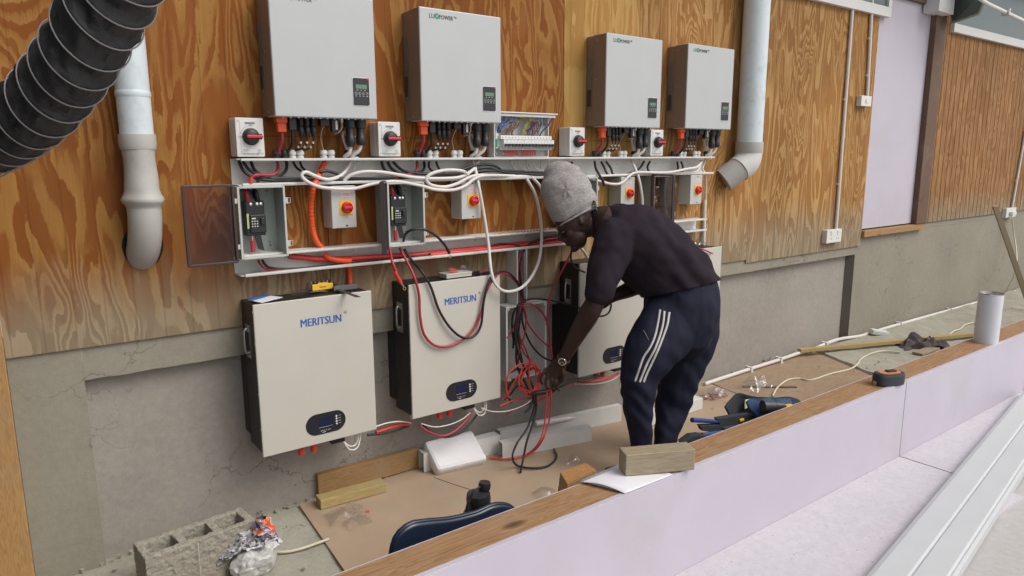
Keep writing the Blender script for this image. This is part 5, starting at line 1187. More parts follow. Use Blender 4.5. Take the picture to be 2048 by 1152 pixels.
def remesh(o, vox, smooth=2, fac=.5):
    md = o.modifiers.new('r', 'REMESH'); md.mode = 'VOXEL'; md.voxel_size = vox
    if smooth: sm = o.modifiers.new('s', 'SMOOTH'); sm.iterations = smooth; sm.factor = fac
    dg = bpy.context.evaluated_depsgraph_get(); me = bpy.data.meshes.new_from_object(o.evaluated_get(dg))
    o.modifiers.clear(); old = o.data; mats = [m_ for m_ in old.materials]; o.data = me; me.materials.clear()
    for m_ in mats: me.materials.append(m_)
    me.polygons.foreach_set('use_smooth', [True]*len(me.polygons)); return o
remesh(o, .0036, 2)
for v in o.data.vertices:
    q = v.co*1.0; nz = noise.noise(q*105)*.0034+noise.noise(q*48)*.003
    v.co += v.normal*nz
o.location = Vector((t0.x, t0.y, 0)); o.rotation_euler = (0, 0, ang)
tag(o, 'hollow grey breeze block with three open cells on the floor', 'breeze block')
MB().tube([t1.lerp(t0, .55)+Vector((.02, .02, .0)), t1.lerp(t0, .52)+Vector((0, -.01, -.03)), t1.lerp(t0, .52)+Vector((.0, -.012, -.17))], .0012, 5).build('string', M_cord, None, 'thin pale string hanging over the breeze block', 'string')
# sack
c = PZ(505, 1120, .05)
t = empty('sack', (c.x, c.y, 0), 'white plastic sack with orange and purple print beside the breeze block', 'sack')
def sk(u, v):
    th = u*2*math.pi; h = v
    rx = .088*math.sqrt(max(.02, 1-((h-.38)/.68)**2)); ry = rx*.7
    p = Vector((rx*math.cos(th), ry*math.sin(th), h*.108))+Vector((.050*h*h, .0, 0))
    return c+Vector((0, 0, -.045))+p+Vector(noise.noise_vector(p*22))*.014+Vector(noise.noise_vector(p*65))*.006
MB().grid(sk, 90, 50, closed_u=True).build('body', paint('sack_white', (.52, .51, .49), .38, var=.1, vs=20, bump=.5, bs=30, bd=.004), t)
def nk(u, v):
    th = u*2*math.pi; r_ = .030*(1-v)+.010+.010*math.sin(v*9)**2*(v > .5); p = Vector((r_*math.cos(th)*1.3-.012*v, r_*math.sin(th), v*.115))
    return c+Vector((.060, 0, .045))+p+Vector(noise.noise_vector(p*55))*.012
MB().grid(nk, 24, 12, closed_u=True).build('twisted_neck', M_sack, t)
f0, f1 = PZ(395, 1135, .05), PZ(548, 1085, .11)
m = MB(); m.grid(lambda u, v: f0.lerp(f1, u)+Vector((0, 0, .045*math.sin(u*2.4)))+Vector((.02, .07, .05))*(v-.5)*(.35+.65*math.sin(u*3.1))+Vector(noise.noise_vector(Vector((u*11, v*6, 3))))*.020+Vector(noise.noise_vector(Vector((u*30, v*9, 3))))*.008, 90, 26)
m.build('loose_flap', flapmat(), t)

# navy chair back + flask behind the low wall
t = empty('plastic_chair', PZ(930, 1100, .0), 'navy plastic chair back just showing behind the low wall', 'chair')
Yc = -1.02
top = [(780, 1150), (783, 1100), (795, 1068), (820, 1048), (850, 1042), (900, 1037), (950, 1025), (985, 1010), (1010, 1009), (1026, 1018), (1040, 1035)]
pl = [P(a_, b_, Yc) for a_, b_ in top]
def crv(u):
    f = u*(len(pl)-1); i = min(int(f), len(pl)-2); return pl[i].lerp(pl[i+1], f-i)
sp = smoothpath(pl, .01)
def chb(u, v):
    p = sp[min(len(sp)-1, int(u*(len(sp)-1)))]; zb = .06
    z = p.z+(zb-p.z)*(v**1.0); bow = .06*math.sin(math.pi*u)*v
    mid = Vector(((p.x-sp[len(sp)//2].x)*(1-.06*v)+sp[len(sp)//2].x, p.y+bow-.10*v*(1-v)+.03*v, z)); return mid
m = MB(); m.grid(chb, 60, 18)
o = m.build('backrest', M_navy, t); sd_ = o.modifiers.new('thick', 'SOLIDIFY'); sd_.thickness = .012
MB().tube([chb(k/40, .0) for k in range(41)], .009, 10, path=False).build('rolled_rim', M_navy, t)
sx0, sx1 = pl[1].x, pl[-2].x
MB().rrect(sx0+.05, sx1-.05, .19, .215, 0, .001, .01).v  # no-op outline kept small
MB().box(sx0+.06, sx1-.06, Yc-.17, Yc+.04, .05, .07).build('seat', M_navy, t, bevel=.008)
for a_ in (sx0+.08, sx1-.08):
    for b_ in (Yc-.15, Yc+.02): MB().box(a_-.014, a_+.014, b_-.014, b_+.014, .0, .0495).build('leg', M_navy, t, bevel=.003)
c = PZ(958, 1030, .0); c = P(957, 1000, -.93)
c = Vector((c.x, -.93, .012))
zt = P(962, 972, -.93).z
t = empty('water_jug', c, 'black water jug with carry loop standing behind the navy chair', 'jug')
MB().lathe(c, [(0, 0), (.07, 0), (.078, .01), (.078, zt-.17), (.070, zt-.14), (.043, zt-.085), (.043, zt-.08)], 28).build('body', M_blkpl, t)
MB().lathe(c, [(.045, zt-.0795), (.047, zt-.058), (.044, zt-.038), (.02, zt-.030), (0, zt-.03)], 28).build('cap', M_blkpl, t)
MB().lathe(c+Vector((.008, 0, 0)), [(.0, zt-.028), (.022, zt-.028), (.024, zt-.012), (.021, zt-.0), (0, zt)], 20, (0.06, 0, 1)).build('spout', M_blkpl, t)
MB().tube([c+Vector((-.03, -.01, zt-.035)), c+Vector((-.055, -.01, zt-.06)), c+Vector((-.062, -.01, zt-.10)), c+Vector((-.05, -.01, zt-.135))], .005, 8).build('carry_loop', M_blkpl, t)
MB().tube([c+Vector((.0, -.01, zt-.008)), c+Vector((-.03, -.015, zt-.012)), c+Vector((-.045, -.012, zt-.04))], .003, 6).build('spout_strap', M_blkpl, t)

# things on the timber plate
t = empty('paper_sheets', PZ(1250, 960, LT), 'white papers held down by the timber offcut on the low wall', 'paper')
pq = [PZ(1160, 965, LT+.004), PZ(1245, 930, LT+.004), PZ(1345, 950, LT+.004), PZ(1250, 988, LT+.004)]
m = MB(); m.grid(lambda u, v: pq[0].lerp(pq[3], u).lerp(pq[1].lerp(pq[2], u), v)+Vector((0, 0, .012*math.sin(math.pi*u)*(1-v)**2+.002)), 16, 8)
o = m.build('top_sheet', M_paper, t); o.modifiers.new('thick', 'SOLIDIFY').thickness = .0008
m = MB(); m.grid(lambda u, v: pq[0].lerp(pq[3], u).lerp(pq[1].lerp(pq[2], u), v)+Vector((.006, .012, .001)), 4, 4)
o = m.build('lower_sheet', M_paper, t); o.modifiers.new('thick', 'SOLIDIFY').thickness = .0008
a, b = PZ(1251, 953, LT+.009), PZ(1389, 940, LT+.009)
dd = b-a; ang = math.atan2(dd.y, dd.x); Ht = (P(1249, 912, a.y).z-a.z)
m = MB(); m.box(0, dd.length, 0, .075, 0, Ht); o = m.build('timber_offcut', M_tim_grey, None, 'weathered timber offcut lying on the papers on the low wall', 'timber', bevel=.003, loc=(0, 0, 0)); o.location = a; o.rotation_euler = (0, 0, ang)
# canister
c = PZ(1971, 684, LT); zt = P(1975, 588, c.y).z
rr_ = (PZ(1993, 684, LT)-PZ(1949, 684, LT)).length/2*.98
t = empty('canister', c, 'tall white canister with a metal rim standing on the low wall', 'canister')
MB().lathe(c, [(0, 0), (rr_, 0), (rr_, .005), (rr_, zt-LT-.008)], 40).build('body', paint('canister_white', (.60, .62, .66), .55, var=.02), t)
MB().lathe(c, [(rr_, zt-LT-.008), (rr_+.001, zt-LT-.004), (rr_+.001, zt-LT), (rr_-.004, zt-LT), (rr_-.006, zt-LT-.012), (0, zt-LT-.012)], 40).build('metal_rim', M_metal, t)
# tape measure
c = PZ(1776, 768, LT); t = empty('tape_measure', c, 'chunky black tape measure with an orange top on the low wall', 'tape measure')
dx = Vector((.93, -.36, 0)).normalized(); dy = Vector((.36, .93, 0))
def tapeoutline(z, s_=1.0):
    pts = []
    for k in range(24):
        a = 2*math.pi*k/24; e = 3.2
        ca, sa = math.cos(a), math.sin(a); r_ = (abs(ca)**e+abs(sa)**e)**(-1/e)
        pts.append(c+dx*(.082*s_*r_*ca)+dy*(.046*s_*r_*sa)+Vector((0, 0, z)))
    return pts
m = MB(); rings = [tapeoutline(0, .92), tapeoutline(.006, 1), tapeoutline(.050, 1), tapeoutline(.062, .93)]
for i in range(3):
    m.add(rings[i]+rings[i+1], [(k, (k+1) % 24, 24+(k+1) % 24, 24+k) for k in range(24)], True)
m.add(rings[3], [tuple(range(24))]); m.build('case', paint('rubber_black', (.03, .033, .042), .6, bump=.3), t)
MB().prism(tapeoutline(.0625, .72), (0, 0, .0035)).build('orange_top', paint('orange_top', (.55, .22, .10), .5), t)
MB().obox(c+Vector((0, 0, .070))+dx*.01, dx*.026, dy*.014, Vector((0, 0, .004))).build('lock_button', M_blkpl, t, bevel=.002)
MB().obox(c+dx*-.084+Vector((0, 0, .012)), dx*.002, dy*.012, Vector((0, 0, .012))).build('hook', M_metal, t)
MB().tube([PZ(1687, 779, .2), PZ(1735, 766, .2)], .006, 8, path=False).build('white_rod', M_white, None, 'thin white rod poking up behind the low wall beside the tape measure', 'rod')

# tool bag with drill, crimpers
c = PZ(1525, 845, .12)
t = empty('tool_bag', PZ(1520, 850, .012), 'open black and blue tool bag behind the low wall', 'tool bag')
def U(px, py, Y): return P(px, py, Y)
bo = [U(1448, 812, -.80), U(1470, 790, -.80), U(1492, 788, -.84), U(1530, 795, -.92), U(1575, 796, -1.0), U(1605, 805, -1.05), U(1608, 815, -1.1)]
m = MB(); m.grid(lambda u, v: smoothpath(bo, .01)[int(u*(len(smoothpath(bo, .01))-1))]*(1)+Vector((.02*v, -.10*v, -(.17)*v))+Vector(noise.noise_vector(Vector((u*5, v*3, 1))))*.012, 30, 10)
o = m.build('canvas_side', M_bag, t); o.modifiers.new('thick', 'SOLIDIFY').thickness = .01
bo2 = [U(1488, 805, -.9), U(1505, 797, -.92), U(1545, 797, -.98), U(1590, 803, -1.05), U(1606, 812, -1.1)]
sp2 = smoothpath(bo2, .01)
m = MB(); m.grid(lambda u, v: sp2[int(u*(len(sp2)-1))]+Vector((.03*v, -.09*v, -.09*v))+Vector((0, 0, .02*math.sin(u*6)))*v+Vector(noise.noise_vector(Vector((u*5, v*3, 8))))*.014, 30, 8)
o = m.build('blue_flap', M_bagblue, t); o.modifiers.new('thick', 'SOLIDIFY').thickness = .012
MB().prism([U(1491, 800, -.86), U(1512, 795, -.88), U(1508, 810, -.9), U(1490, 818, -.88)], (.0, .004, 0)).build('lime_note', M_lime, t)
MB().box(c.x-.14, c.x+.16, c.y-.02, c.y+.10, .012, .06).build('base', M_bag, t, bevel=.01)
a, b = U(1525, 812, -1.0), U(1578, 812, -1.06)
t = empty('power_drill', a, 'grey and yellow power drill resting in the tool bag', 'drill')
MB().tube([a, a.lerp(b, .45)], lambda u: .030-.004*u, 16, path=False).build('motor_housing', paint('drill_grey', (.05, .055, .06), .45), t)
MB().tube([a.lerp(b, .46), a.lerp(b, .8)], lambda u: .026-.006*u, 16, path=False).build('chuck', paint('chuck_grey', (.08, .08, .08), .35, metal=.4), t)
MB().obox(b+Vector((.0, 0, -.008)), Vector((.022, -.008, 0)), Vector((.006, .016, 0)), Vector((0, 0, .014))).build('yellow_tip', M_yellow, t, bevel=.004)
def crimper(label, hp0, hp1, bp, Yh, tan):
    a, b = P(*hp0, Yh), P(*hp1, Yh)
    t = empty('crimping_tool', a, label, 'crimping tool')
    MB().tube([a, b], lambda u: .012-.002*u, 12, path=False).build('blue_grip', M_toolblue, t)
    pts = [P(x_, y_, Yh-.01) for x_, y_ in bp]
    MB().prism(pts, (.01, .03, 0)).build('jaw', M_bag, t, bevel=.003)
    q = P(*tan, Yh-.015); MB().obox(q, Vector((.012, -.004, .002)), Vector((.002, .006, 0)), Vector((0, 0, .006))).build('yellow_pivot', M_yellow, t, bevel=.002)
crimper('crimping tool with a blue grip pointing left, farther one', (1384, 840), (1434, 843), [(1434, 838), (1470, 832), (1500, 828), (1528, 838), (1535, 850), (1500, 862), (1450, 868), (1405, 862), (1400, 852), (1440, 850)], -.93, (1483, 840))
crimper('crimping tool with a blue grip pointing left, nearer one', (1404, 871), (1452, 863), [(1450, 858), (1490, 852), (1520, 846), (1530, 856), (1490, 870), (1455, 872)], -1.02, (1528, 838))
pts = [P(x_, y_, -1.1) for x_, y_ in ((1366, 886), (1385, 872), (1402, 870), (1422, 876), (1405, 889), (1380, 896), (1375, 900))]
MB().prism(pts, (.01, .04, 0)).build('pliers', M_bag, None, 'dark pliers at the low wall nearest the worker\'s feet', 'pliers', bevel=.003)
MB().prism([P(1402, 872, -.97), P(1402, 893, -.97), P(1440, 893, -.97), P(1440, 872, -.97)], (.02, .05, 0)).build('tan_pouch', M_tan, None, 'tan leather tool pouch under the crimping tools', 'pouch', bevel=.006)

# ================================================================== THE WORKER
VD = -CF
def limb(m, pts, n=20, e0=1.0):
    """pts: (px, py, depth, half width in the picture plane [px], half width toward the viewer [m])"""
    Q = [(PD(a[0], a[1], a[2]), a[3]*a[2]/FPX, a[4]) for a in pts]
    # resample centre and radii
    cs = []; N_ = len(Q)
    for i in range(N_-1):
        p1, p2 = Q[i], Q[i+1]; p0 = Q[i-1] if i else (p1[0]*2-p2[0], p1[1], p1[2]); p3 = Q[i+2] if i+2 < N_ else (p2[0]*2-p1[0], p2[1], p2[2])
        k_ = max(3, min(14, int((p2[0]-p1[0]).length/.012)))
        for j in range(k_):
            t = j/k_; cr = lambda a, b, c, d: .5*((2*b)+(-a+c)*t+(2*a-5*b+4*c-d)*t*t+(-a+3*b-3*c+d)*t**3)
            cs.append((cr(p0[0], p1[0], p2[0], p3[0]), cr(p0[1], p1[1], p2[1], p3[1]), cr(p0[2], p1[2], p2[2], p3[2])))
    cs.append(Q[-1]); M_ = len(cs); vs = []; fs = []
    # rounded ends
    def ring(c, t, r1, r2):
        v = (CF - t*CF.dot(t)).normalized(); s_ = t.cross(v)
        return [c+s_*math.cos(2*math.pi*k/n)*r1+v*math.sin(2*math.pi*k/n)*r2 for k in range(n)]
    tans = [(cs[min(i+1, M_-1)][0]-cs[max(i-1, 0)][0]).normalized() for i in range(M_)]
    rows = []
    c0, r1, r2 = cs[0]
    for q in (80, 55, 30): rows.append(ring(c0-tans[0]*min(r1, r2)*e0*math.sin(rad(q)), tans[0], r1*math.cos(rad(q)), r2*math.cos(rad(q))))
    for i in range(M_): rows.append(ring(cs[i][0], tans[i], cs[i][1], cs[i][2]))
    c0, r1, r2 = cs[-1]
    for q in (30, 55, 80): rows.append(ring(c0+tans[-1]*min(r1, r2)*math.sin(rad(q)), tans[-1], r1*math.cos(rad(q)), r2*math.cos(rad(q))))
    for r_ in rows: vs += r_
    R_n = len(rows)
    for i in range(R_n-1):
        for k in range(n): fs.append((i*n+k, i*n+(k+1) % n, (i+1)*n+(k+1) % n, (i+1)*n+k))
    fs.append(tuple(reversed(range(n)))); fs.append(tuple((R_n-1)*n+k for k in range(n)))
    m.add(vs, fs, True)
def ellip(m, c, ax, ay, az, nu=24, nv=14):
    vs = []; fs = []; c = Vector(c)
    for j in range(nv+1):
        ph = math.pi*j/nv
        for i in range(nu):
            th = 2*math.pi*i/nu; vs.append(c+ax*(math.sin(ph)*math.cos(th))+ay*(math.sin(ph)*math.sin(th))+az*math.cos(ph))
    for j in range(nv):
        for i in range(nu): fs.append((j*nu+i, j*nu+(i+1) % nu, (j+1)*nu+(i+1) % nu, (j+1)*nu+i))
    m.add(vs, fs, True)
def clean_remesh(m, name, mat, vox, smooth, parent, label=None, disp=None, cut=None):
    o = m.build(name, mat, None if parent is None else parent, label)
    bm = bmesh.new(); bm.from_mesh(o.data); bmesh.ops.remove_doubles(bm, verts=bm.verts, dist=1e-5); bmesh.ops.recalc_face_normals(bm, faces=bm.faces); bm.to_mesh(o.data); bm.free()
    remesh(o, vox, smooth)
    off = WL[o.name]
    if disp:
        ns = [v.normal.copy() for v in o.data.vertices]
        for v, n_ in zip(o.data.vertices, ns): v.co += n_*disp(v.co+off)
    if cut:
        bm = bmesh.new(); bm.from_mesh(o.data)
        for co, no in cut:
            g_ = bm.verts[:]+bm.edges[:]+bm.faces[:]
            bmesh.ops.bisect_plane(bm, geom=g_, plane_co=Vector(co)-off, plane_no=no, clear_outer=True)
        bm.to_mesh(o.data); bm.free()
        o.data.polygons.foreach_set('use_smooth', [True]*len(o.data.polygons))
    return o
DB = 3.58
pbase = Vector((PD(1300, 930, 3.6).x, PD(1300, 930, 3.6).y, .012))
per = empty('person', pbase, 'worker in grey knitted cap, dark shirt and striped track trousers bending over the red cables', 'person')
# head frame
Fh = (CR*-.86+CU*-.50+VD*.05).normalized(); Uh = (CR*-.50+CU*.86); Uh = (Uh-Fh*Uh.dot(Fh)).normalized(); Sh = Fh.cross(Uh)
Hc = PD(1151, 450, 3.56)
def H(f, u, s): return Hc+Fh*f+Uh*u+Sh*s
b = MB()
ellip(b, H(-.005, .03, 0), Fh*.097, Uh*.100, Sh*.076)
ellip(b, H(.028, -.045, 0), Fh*.055, Uh*.072, Sh*.056)         # lower face
ellip(b, H(.062, -.098, 0), Fh*.022, Uh*.020, Sh*.026)         # chin
ellip(b, H(.075, .028, 0), Fh*.018, Uh*.012, Sh*.050)          # brow
b.tube([H(.080, .015, 0), H(.100, -.012, 0), H(.108, -.030, 0)], lambda u: .009+.004*u, 12)
for s_ in (-1, 1):
    ellip(b, H(.092, -.034, s_*.014), Fh*.012, Uh*.009, Sh*.010)
    ellip(b, H(.050, -.018, s_*.034), Fh*.024, Uh*.026, Sh*.024)   # cheek
    ellip(b, H(-.020, .002, s_*.074), Fh*.013, Uh*.024, Sh*.006)  # ear
ellip(b, H(.080, -.052, 0), Fh*.015, Uh*.008, Sh*.024); ellip(b, H(.076, -.067, 0), Fh*.015, Uh*.008, Sh*.021)
limb(b, [(1168, 452, 3.57, 24, .056), (1190, 448, 3.58, 26, .058), (1215, 450, 3.58, 30, .07)])
# trunk under the shirt
limb(b, [(1215, 450, 3.58, 38, .13), (1262, 480, 3.58, 55, .155), (1320, 530, 3.59, 52, .145), (1362, 600, 3.6, 55, .15), (1364, 640, 3.61, 55, .15)])
# left arm (near)
limb(b, [(1228, 468, 3.44, 30, .07), (1210, 530, 3.40, 24, .055), (1192, 597, 3.40, 20, .045), (1178, 628, 3.42, 21, .045), (1158, 662, 3.47, 18.5, .040), (1138, 698, 3.53, 14, .030), (1124, 722, 3.56, 12, .025)])
limb(b, [(1126, 718, 3.56, 12, .024), (1114, 736, 3.575, 17, .021), (1104, 752, 3.585, 18, .017)])
HD = 3.585
for (kx, ky), L_, sp in (((1088, 744), .95, -4), ((1095, 751), 1.12, -1), ((1103, 756), 1.05, 2), ((1110, 760), .82, 4)):
    q = [PD(kx+6, ky-8, HD-.004), PD(kx-1+sp*.4, ky+3*L_, HD-.012), PD(kx-3+sp, ky+13*L_, HD-.006), PD(kx-1+sp*1.3, ky+21*L_, HD+.008), PD(kx+3+sp*1.4, ky+26*L_, HD+.024)]
    b.tube(q, lambda u: .0088-.0022*u, 10)
b.tube([PD(1122, 733, 3.565), PD(1127, 748, 3.56), PD(1123, 762, 3.565), PD(1113, 771, 3.575)], lambda u: .0115-.003*u, 10)
# right arm (far)
limb(b, [(1240, 480, 3.74, 28, .06), (1275, 525, 3.78, 22, .05), (1290, 560, 3.78, 19, .045), (1262, 577, 3.76, 17, .042), (1232, 590, 3.73, 12.5, .03), (1218, 597, 3.72, 11, .024)])
limb(b, [(1220, 596, 3.72, 11, .024), (1208, 603, 3.715, 13, .02), (1202, 607, 3.71, 13, .016)])
for (kx, ky), L_ in (((1200, 599), 1.0), ((1197, 604), 1.05), ((1197, 610), 1.0), ((1200, 615), .8)):
    q = [PD(kx+6, ky-1, 3.712), PD(kx-3, ky+1, 3.708), PD(kx-9*L_, ky+6, 3.716), PD(kx-8*L_, ky+12, 3.732), PD(kx-2, ky+13, 3.742)]
    b.tube(q, lambda u: .0096-.002*u, 10)
b.tube([PD(1212, 597, 3.70), PD(1205, 594, 3.69), PD(1196, 597, 3.69), PD(1190, 603, 3.70)], lambda u: .011-.003*u, 10)
# legs
limb(b, [(1350, 640, 3.53, 38, .09), (1312, 690, 3.49, 34, .085), (1278, 738, 3.50, 24, .06), (1279, 800, 3.50, 20, .05), (1284, 880, 3.50, 13, .036), (1286, 935, 3.51, 12, .034)])
limb(b, [(1372, 640, 3.69, 38, .09), (1376, 700, 3.73, 32, .085), (1360, 760, 3.76, 24, .06), (1342, 820, 3.76, 20, .055), (1327, 885, 3.71, 12, .036), (1324, 915, 3.70, 12, .034)])
def foot(m, ank, hgt, toe=.17, heel=.07, w=.045, grow=0):
    fd = Vector((-.80, .60, 0)).normalized(); sd_ = Vector((.6, .8, 0)); a = Vector((ank.x, ank.y, .014))
    rows = []; n = 18
    for u in [i/12 for i in range(13)]:
        x = -heel+(heel+toe)*u; ww = w*(.78+.35*math.sin(math.pi*min(1, u*.9+.1)))*(1 if u < .85 else 1-(u-.85)*2.6)*(1 if u > .06 else .75); hh = (hgt if u < .35 else hgt-(hgt-.045)*(u-.35)/.65)
        rows.append([a+fd*x+sd_*(ww+grow)*math.cos(2*math.pi*k/n)+Vector((0, 0, max(0, (hh/2)*(1+math.sin(2*math.pi*k/n))))) for k in range(n)])
    vs = []; fs = []
    for r_ in rows: vs += r_
    for i in range(12):
        for k in range(n): fs.append((i*n+k, i*n+(k+1) % n, (i+1)*n+(k+1) % n, (i+1)*n+k))
    fs += [tuple(reversed(range(n))), tuple(12*n+k for k in range(n))]; m.add(vs, fs, True)
la, ra_ = PD(1286, 935, 3.51), PD(1324, 915, 3.70)
for a_ in (la, ra_):
    b.cyl(a_+Vector((0, 0, .01)), Vector((a_.x, a_.y, .03)), .034, .034, 14); foot(b, a_, .085)
body = clean_remesh(b, 'body', M_skin, .0046, 2, per, disp=lambda p: .0006*noise.noise(p*60))
# eyes, barely seen under the cap
for s_ in (-1, 1):
    e = MB(); ellip(e, H(.079, -.001, s_*.032), Fh*.010, Uh*.008, Sh*.012, 12, 8); eo = e.build('eye', paint('eye_dark', (.05, .04, .035), .3), per)
# cap
k_ = MB()
limb(k_, [(1153, 431, 3.56, 46, .088), (1147, 417, 3.56, 49, .096), (1139, 397, 3.56, 51, .102), (1129, 376, 3.56, 50, .104), (1122, 361, 3.56, 45, .095), (1119, 350, 3.56, 34, .07)], 28, .12)
ellip(k_, PD(1137, 350, 3.56), CR*.07, CU*.058, VD*.07)
def capd(p):
    q = p-Hc; l = Vector((q.dot(Fh), q.dot(Uh), q.dot(Sh)))
    d_ = .004*noise.noise(l*16)+.006*noise.noise(Vector((l.x*10, l.y*34, l.z*10)))
    pin = Vector((q.dot(CR)+.055, q.dot(CU)-.165, 0)); r_ = pin.length
    d_ += .003*math.sin(math.atan2(pin.y, pin.x)*5+noise.noise(l*14)*5)*math.exp(-(r_/.05)**2)+.004*math.sin(l.y*95+noise.noise(l*9)*5)*max(0, 1-abs(l.y-.04)/.07)
    return d_
# the cap opening follows the brow and the nape
cap = clean_remesh(k_, 'knitted_cap', M_jersey, .0055, 3, per, disp=capd)
q = MB(); ec = PD(1153, 433, 3.56)
ra1 = (CR*.80+CU*.60).normalized()
rn = []
cd_ = PD(1139, 397, 3.56)-PD(1159, 434, 3.56); cd_.normalize(); s1 = (CF-cd_*CF.dot(cd_)).normalized(); s2 = cd_.cross(s1)
q.tube([ec+s2*(.114)*math.cos(a)+s1*.088*math.sin(a)-cd_*.002 for a in [k*math.pi/20 for k in range(40)]], .005, 10, path=False, closed=True)
q.build('cap_hem', M_jersey, per, jit=(25, .003))
# short locks of hair at the nape
for k in range(4):
    a = PD(1186+k*1.2, 402+k*5, 3.50-.01*k); MB().tube([a, a+CR*.010-CU*.008, a+CR*.010-CU*.020], lambda u: .007-.003*u, 8).build('hair_lock', M_blkcab, per)
# shirt
s_ = MB()
limb(s_, [(1206, 447, 3.58, 36, .085), (1222, 452, 3.58, 50, .165), (1262, 478, 3.58, 72, .205), (1300, 508, 3.58, 77, .20), (1335, 540, 3.59, 76, .188), (1366, 578, 3.6, 75, .185), (1372, 592, 3.6, 72, .18)], 30)
limb(s_, [(1236, 470, 3.45, 46, .085), (1217, 520, 3.41, 39, .078), (1203, 568, 3.39, 32, .070), (1199, 582, 3.39, 30, .068)], 22)
limb(s_, [(1245, 482, 3.73, 40, .075), (1272, 520, 3.77, 33, .065), (1284, 545, 3.775, 28, .06)], 22)
ellip(s_, PD(1296, 455, 3.58), CR*.13+CU*-.07, VD*.14, (CR*.6+CU*.8)*.10)
def shd(p):
    q = p-Hc; a = q.dot(CR); c = q.dot(CU); d_ = q.dot(VD)
    w_ = noise.noise(Vector((a*4, c*4, d_*4)))*2.2
    f = .008*math.sin((a*.6+c*.8)*42+w_*2.4)*max(0, min(1, (a-.25)*4))*.8
    f += .010*noise.noise(Vector((a*7, c*12, d_*7)))+.005*noise.noise(Vector((a*22, c*22, d_*14)))
    f += .005*math.sin((a*.9-c*.3)*55+w_*3)*max(0, 1-abs(c+.20)/.16)*max(0, 1-abs(a-.16)/.16)
    return f
hem_n = (PD(1372, 592, 3.6)-PD(1335, 540, 3.59)).normalized()
hm = (PD(1292, 592, 3.6)+PD(1438, 557, 3.6))/2; hn = (CR*.23+CU*-.97).normalized()
shirt = clean_remesh(s_, 'shirt', M_fabric, .0085, 4, per, disp=shd, cut=[(hm+hn*.004, hn)])
so_ = shirt.modifiers.new('thick', 'SOLIDIFY'); so_.thickness = .003
c_ = MB()
ncd = (PD(1222, 452, 3.58)-PD(1196, 446, 3.58)).normalized(); n1 = (CF-ncd*CF.dot(ncd)).normalized(); n2 = ncd.cross(n1)
nc = PD(1203, 446, 3.57)
vs = []
m = MB(); m.grid(lambda u, v: nc+ncd*(.016-.034*v)+n2*(.088-.012*v)*math.cos(u*2*math.pi)+n1*(.078-.010*v)*math.sin(u*2*math.pi)+Vector(noise.noise_vector(Vector((math.cos(u*6.283)*2, math.sin(u*6.283)*2, v*2))))*.004, 40, 6, closed_u=True)
o = m.build('collar', M_fabric, shirt); o.modifiers.new('thick', 'SOLIDIFY').thickness = .004
cu_ = MB(); cc = PD(1199, 580, 3.39); ct = (PD(1199, 582, 3.39)-PD(1203, 568, 3.39)).normalized(); t1 = (CF-ct*CF.dot(ct)).normalized(); t2 = ct.cross(t1)
# trousers
t_ = MB()
limb(t_, [(1366, 578, 3.6, 70, .175), (1366, 615, 3.6, 73, .182), (1362, 650, 3.61, 70, .178)], 30)
limb(t_, [(1352, 620, 3.54, 60, .10), (1336, 655, 3.51, 62, .105), (1303, 700, 3.485, 56, .105), (1283, 742, 3.48, 44, .09), (1277, 785, 3.48, 35, .078), (1278, 830, 3.49, 29, .068), (1282, 868, 3.50, 24, .06), (1284, 900, 3.51, 21, .056), (1284, 925, 3.52, 20, .05)], 26)
limb(t_, [(1378, 620, 3.68, 58, .10), (1380, 665, 3.71, 58, .105), (1370, 715, 3.74, 49, .10), (1358, 765, 3.76, 39, .092), (1346, 810, 3.775, 36, .08), (1337, 850, 3.74, 27, .066), (1328, 895, 3.71, 21, .056), (1326, 915, 3.70, 20, .05)], 26)
def trd(p):
    q = p-Hc; a = q.dot(CR); c = q.dot(CU); d_ = q.dot(VD); w_ = noise.noise(Vector((a*5, c*4, d_*5)))
    f = .005*noise.noise(Vector((a*13, c*7, d_*9)))+.004*math.sin((c*1.0+a*.55)*60+w_*7)*max(.25, min(1, 1-abs(c+.86)*3))
    f += .004*noise.noise(Vector((a*26, c*14, d_*16)))
    return f
trous = clean_remesh(t_, 'trousers', M_trouser, .0075, 4, per, disp=trd)
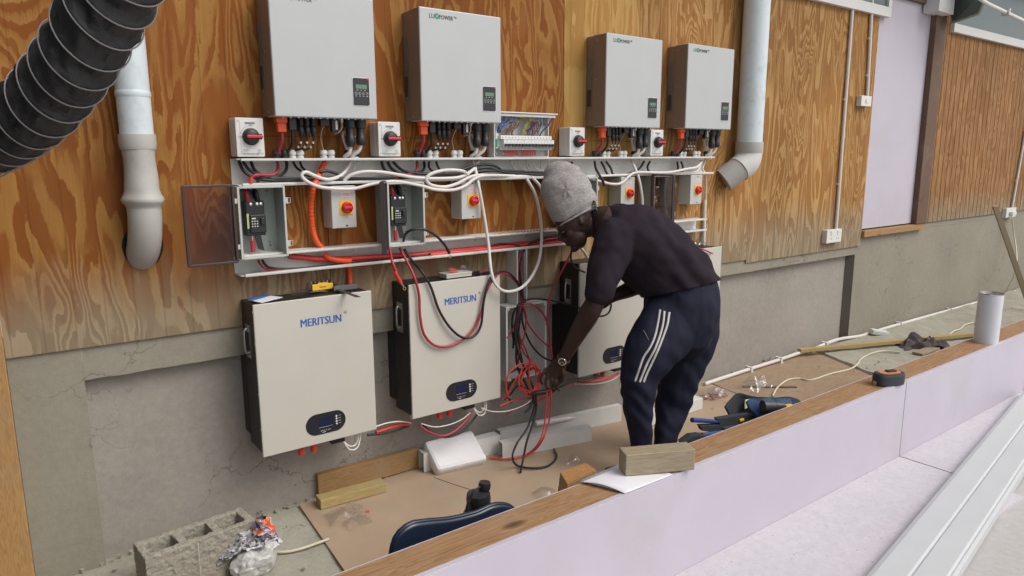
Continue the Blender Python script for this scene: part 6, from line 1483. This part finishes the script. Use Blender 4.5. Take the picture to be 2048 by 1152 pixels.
# stripes snapped to the cloth
off = WL['person']
dgm = trous.data; bv = BVHTree.FromPolygons([v.co+WL[trous.name] for v in dgm.vertices], [tuple(p.vertices) for p in dgm.polygons])
def snap(px, py, lift=.002):
    d_ = ray(px, py).normalized(); h, n_, i, dist = bv.ray_cast(CAM, d_)
    if h is None: return PD(px, py, 3.45)
    return h-d_*lift
for sp_, in (([(1320, 619), (1316, 645), (1310, 672), (1300, 695), (1287, 715), (1278, 740), (1270, 763)],), ([(1329, 622), (1326, 648), (1319, 674), (1309, 700), (1297, 722), (1287, 745), (1279, 765)],), ([(1339, 624), (1335, 648), (1327, 672), (1316, 700), (1304, 726), (1294, 747), (1287, 765)],)):
    pts = smoothpath([Vector((a, c, 0)) for a, c in sp_], 3)
    vs = []; fs = []
    for i, p in enumerate(pts):
        t_d = (pts[min(i+1, len(pts)-1)]-pts[max(i-1, 0)]).normalized(); nn = Vector((-t_d.y, t_d.x, 0))
        for k in (-1, 0, 1): q = p+nn*2.1*k; vs.append(snap(q.x, q.y))
    for i in range(len(pts)-1):
        for k in (0, 1): fs.append((i*3+k, i*3+k+1, (i+1)*3+k+1, (i+1)*3+k))
    o = MB().add(vs, fs, True).build('stripe', M_stripe, trous); o.modifiers.new('thick', 'SOLIDIFY').thickness = .0012
MB().tube([snap(1286, 660, .001), snap(1291, 668, .001), snap(1297, 680, .001)], .0022, 6).build('pocket_edge', paint('grey_zip', (.10, .10, .11), .5), trous)
# shoes
for a_ in (la, ra_):
    m = MB(); foot(m, a_, .078, .185, .078, .047, .004); m.build('shoe', M_shoe, per)
# wristwatch
wc_ = PD(1119, 722, 3.545); wd = (PD(1124, 722, 3.56)-PD(1138, 698, 3.53)).normalized()
n0 = (VD-wd*VD.dot(wd)).normalized()
n0 = (n0*.97+(-CR)*.2).normalized()
sd1 = wd.cross(n0).normalized(); wcen = PD(1127, 717, 3.557)
ws = MB().tube([wcen+sd1*.033*math.cos(a)+n0*.030*math.sin(a) for a in [k*math.pi/14 for k in range(28)]], .004, 8, path=False, closed=True).build('watch_strap', paint('watch_strap', (.05, .045, .04), .4), per)
wf = wcen+n0*.030-sd1*.004
MB().lathe(wf, [(0, .001), (.0165, .001), (.0165, .006), (.0195, .006), (.021, .003), (.021, -.003), (0, -.003)], 28, tuple(n0)).build('watch_case', M_chrome, ws)
MB().lathe(wf, [(0, .0045), (.0163, .0045), (.0163, .003)], 24, tuple(n0)).build('watch_dial', M_screen, ws)
m = MB(); up1 = (-wd-n0*(-wd).dot(n0)).normalized(); rt1 = up1.cross(n0)
for a in (100, 215): m.tube([wf+n0*.0052, wf+n0*.0052+(up1*math.cos(rad(a))+rt1*math.sin(rad(a)))*.011], .0006, 5, path=False)
for k in range(12): c = wf+n0*.0048+(up1*math.cos(k*.5236)+rt1*math.sin(k*.5236))*.0135; m.obox(c, up1*.0009, rt1*.0009, n0*.0003)
m.build('watch_hands', M_white, ws)
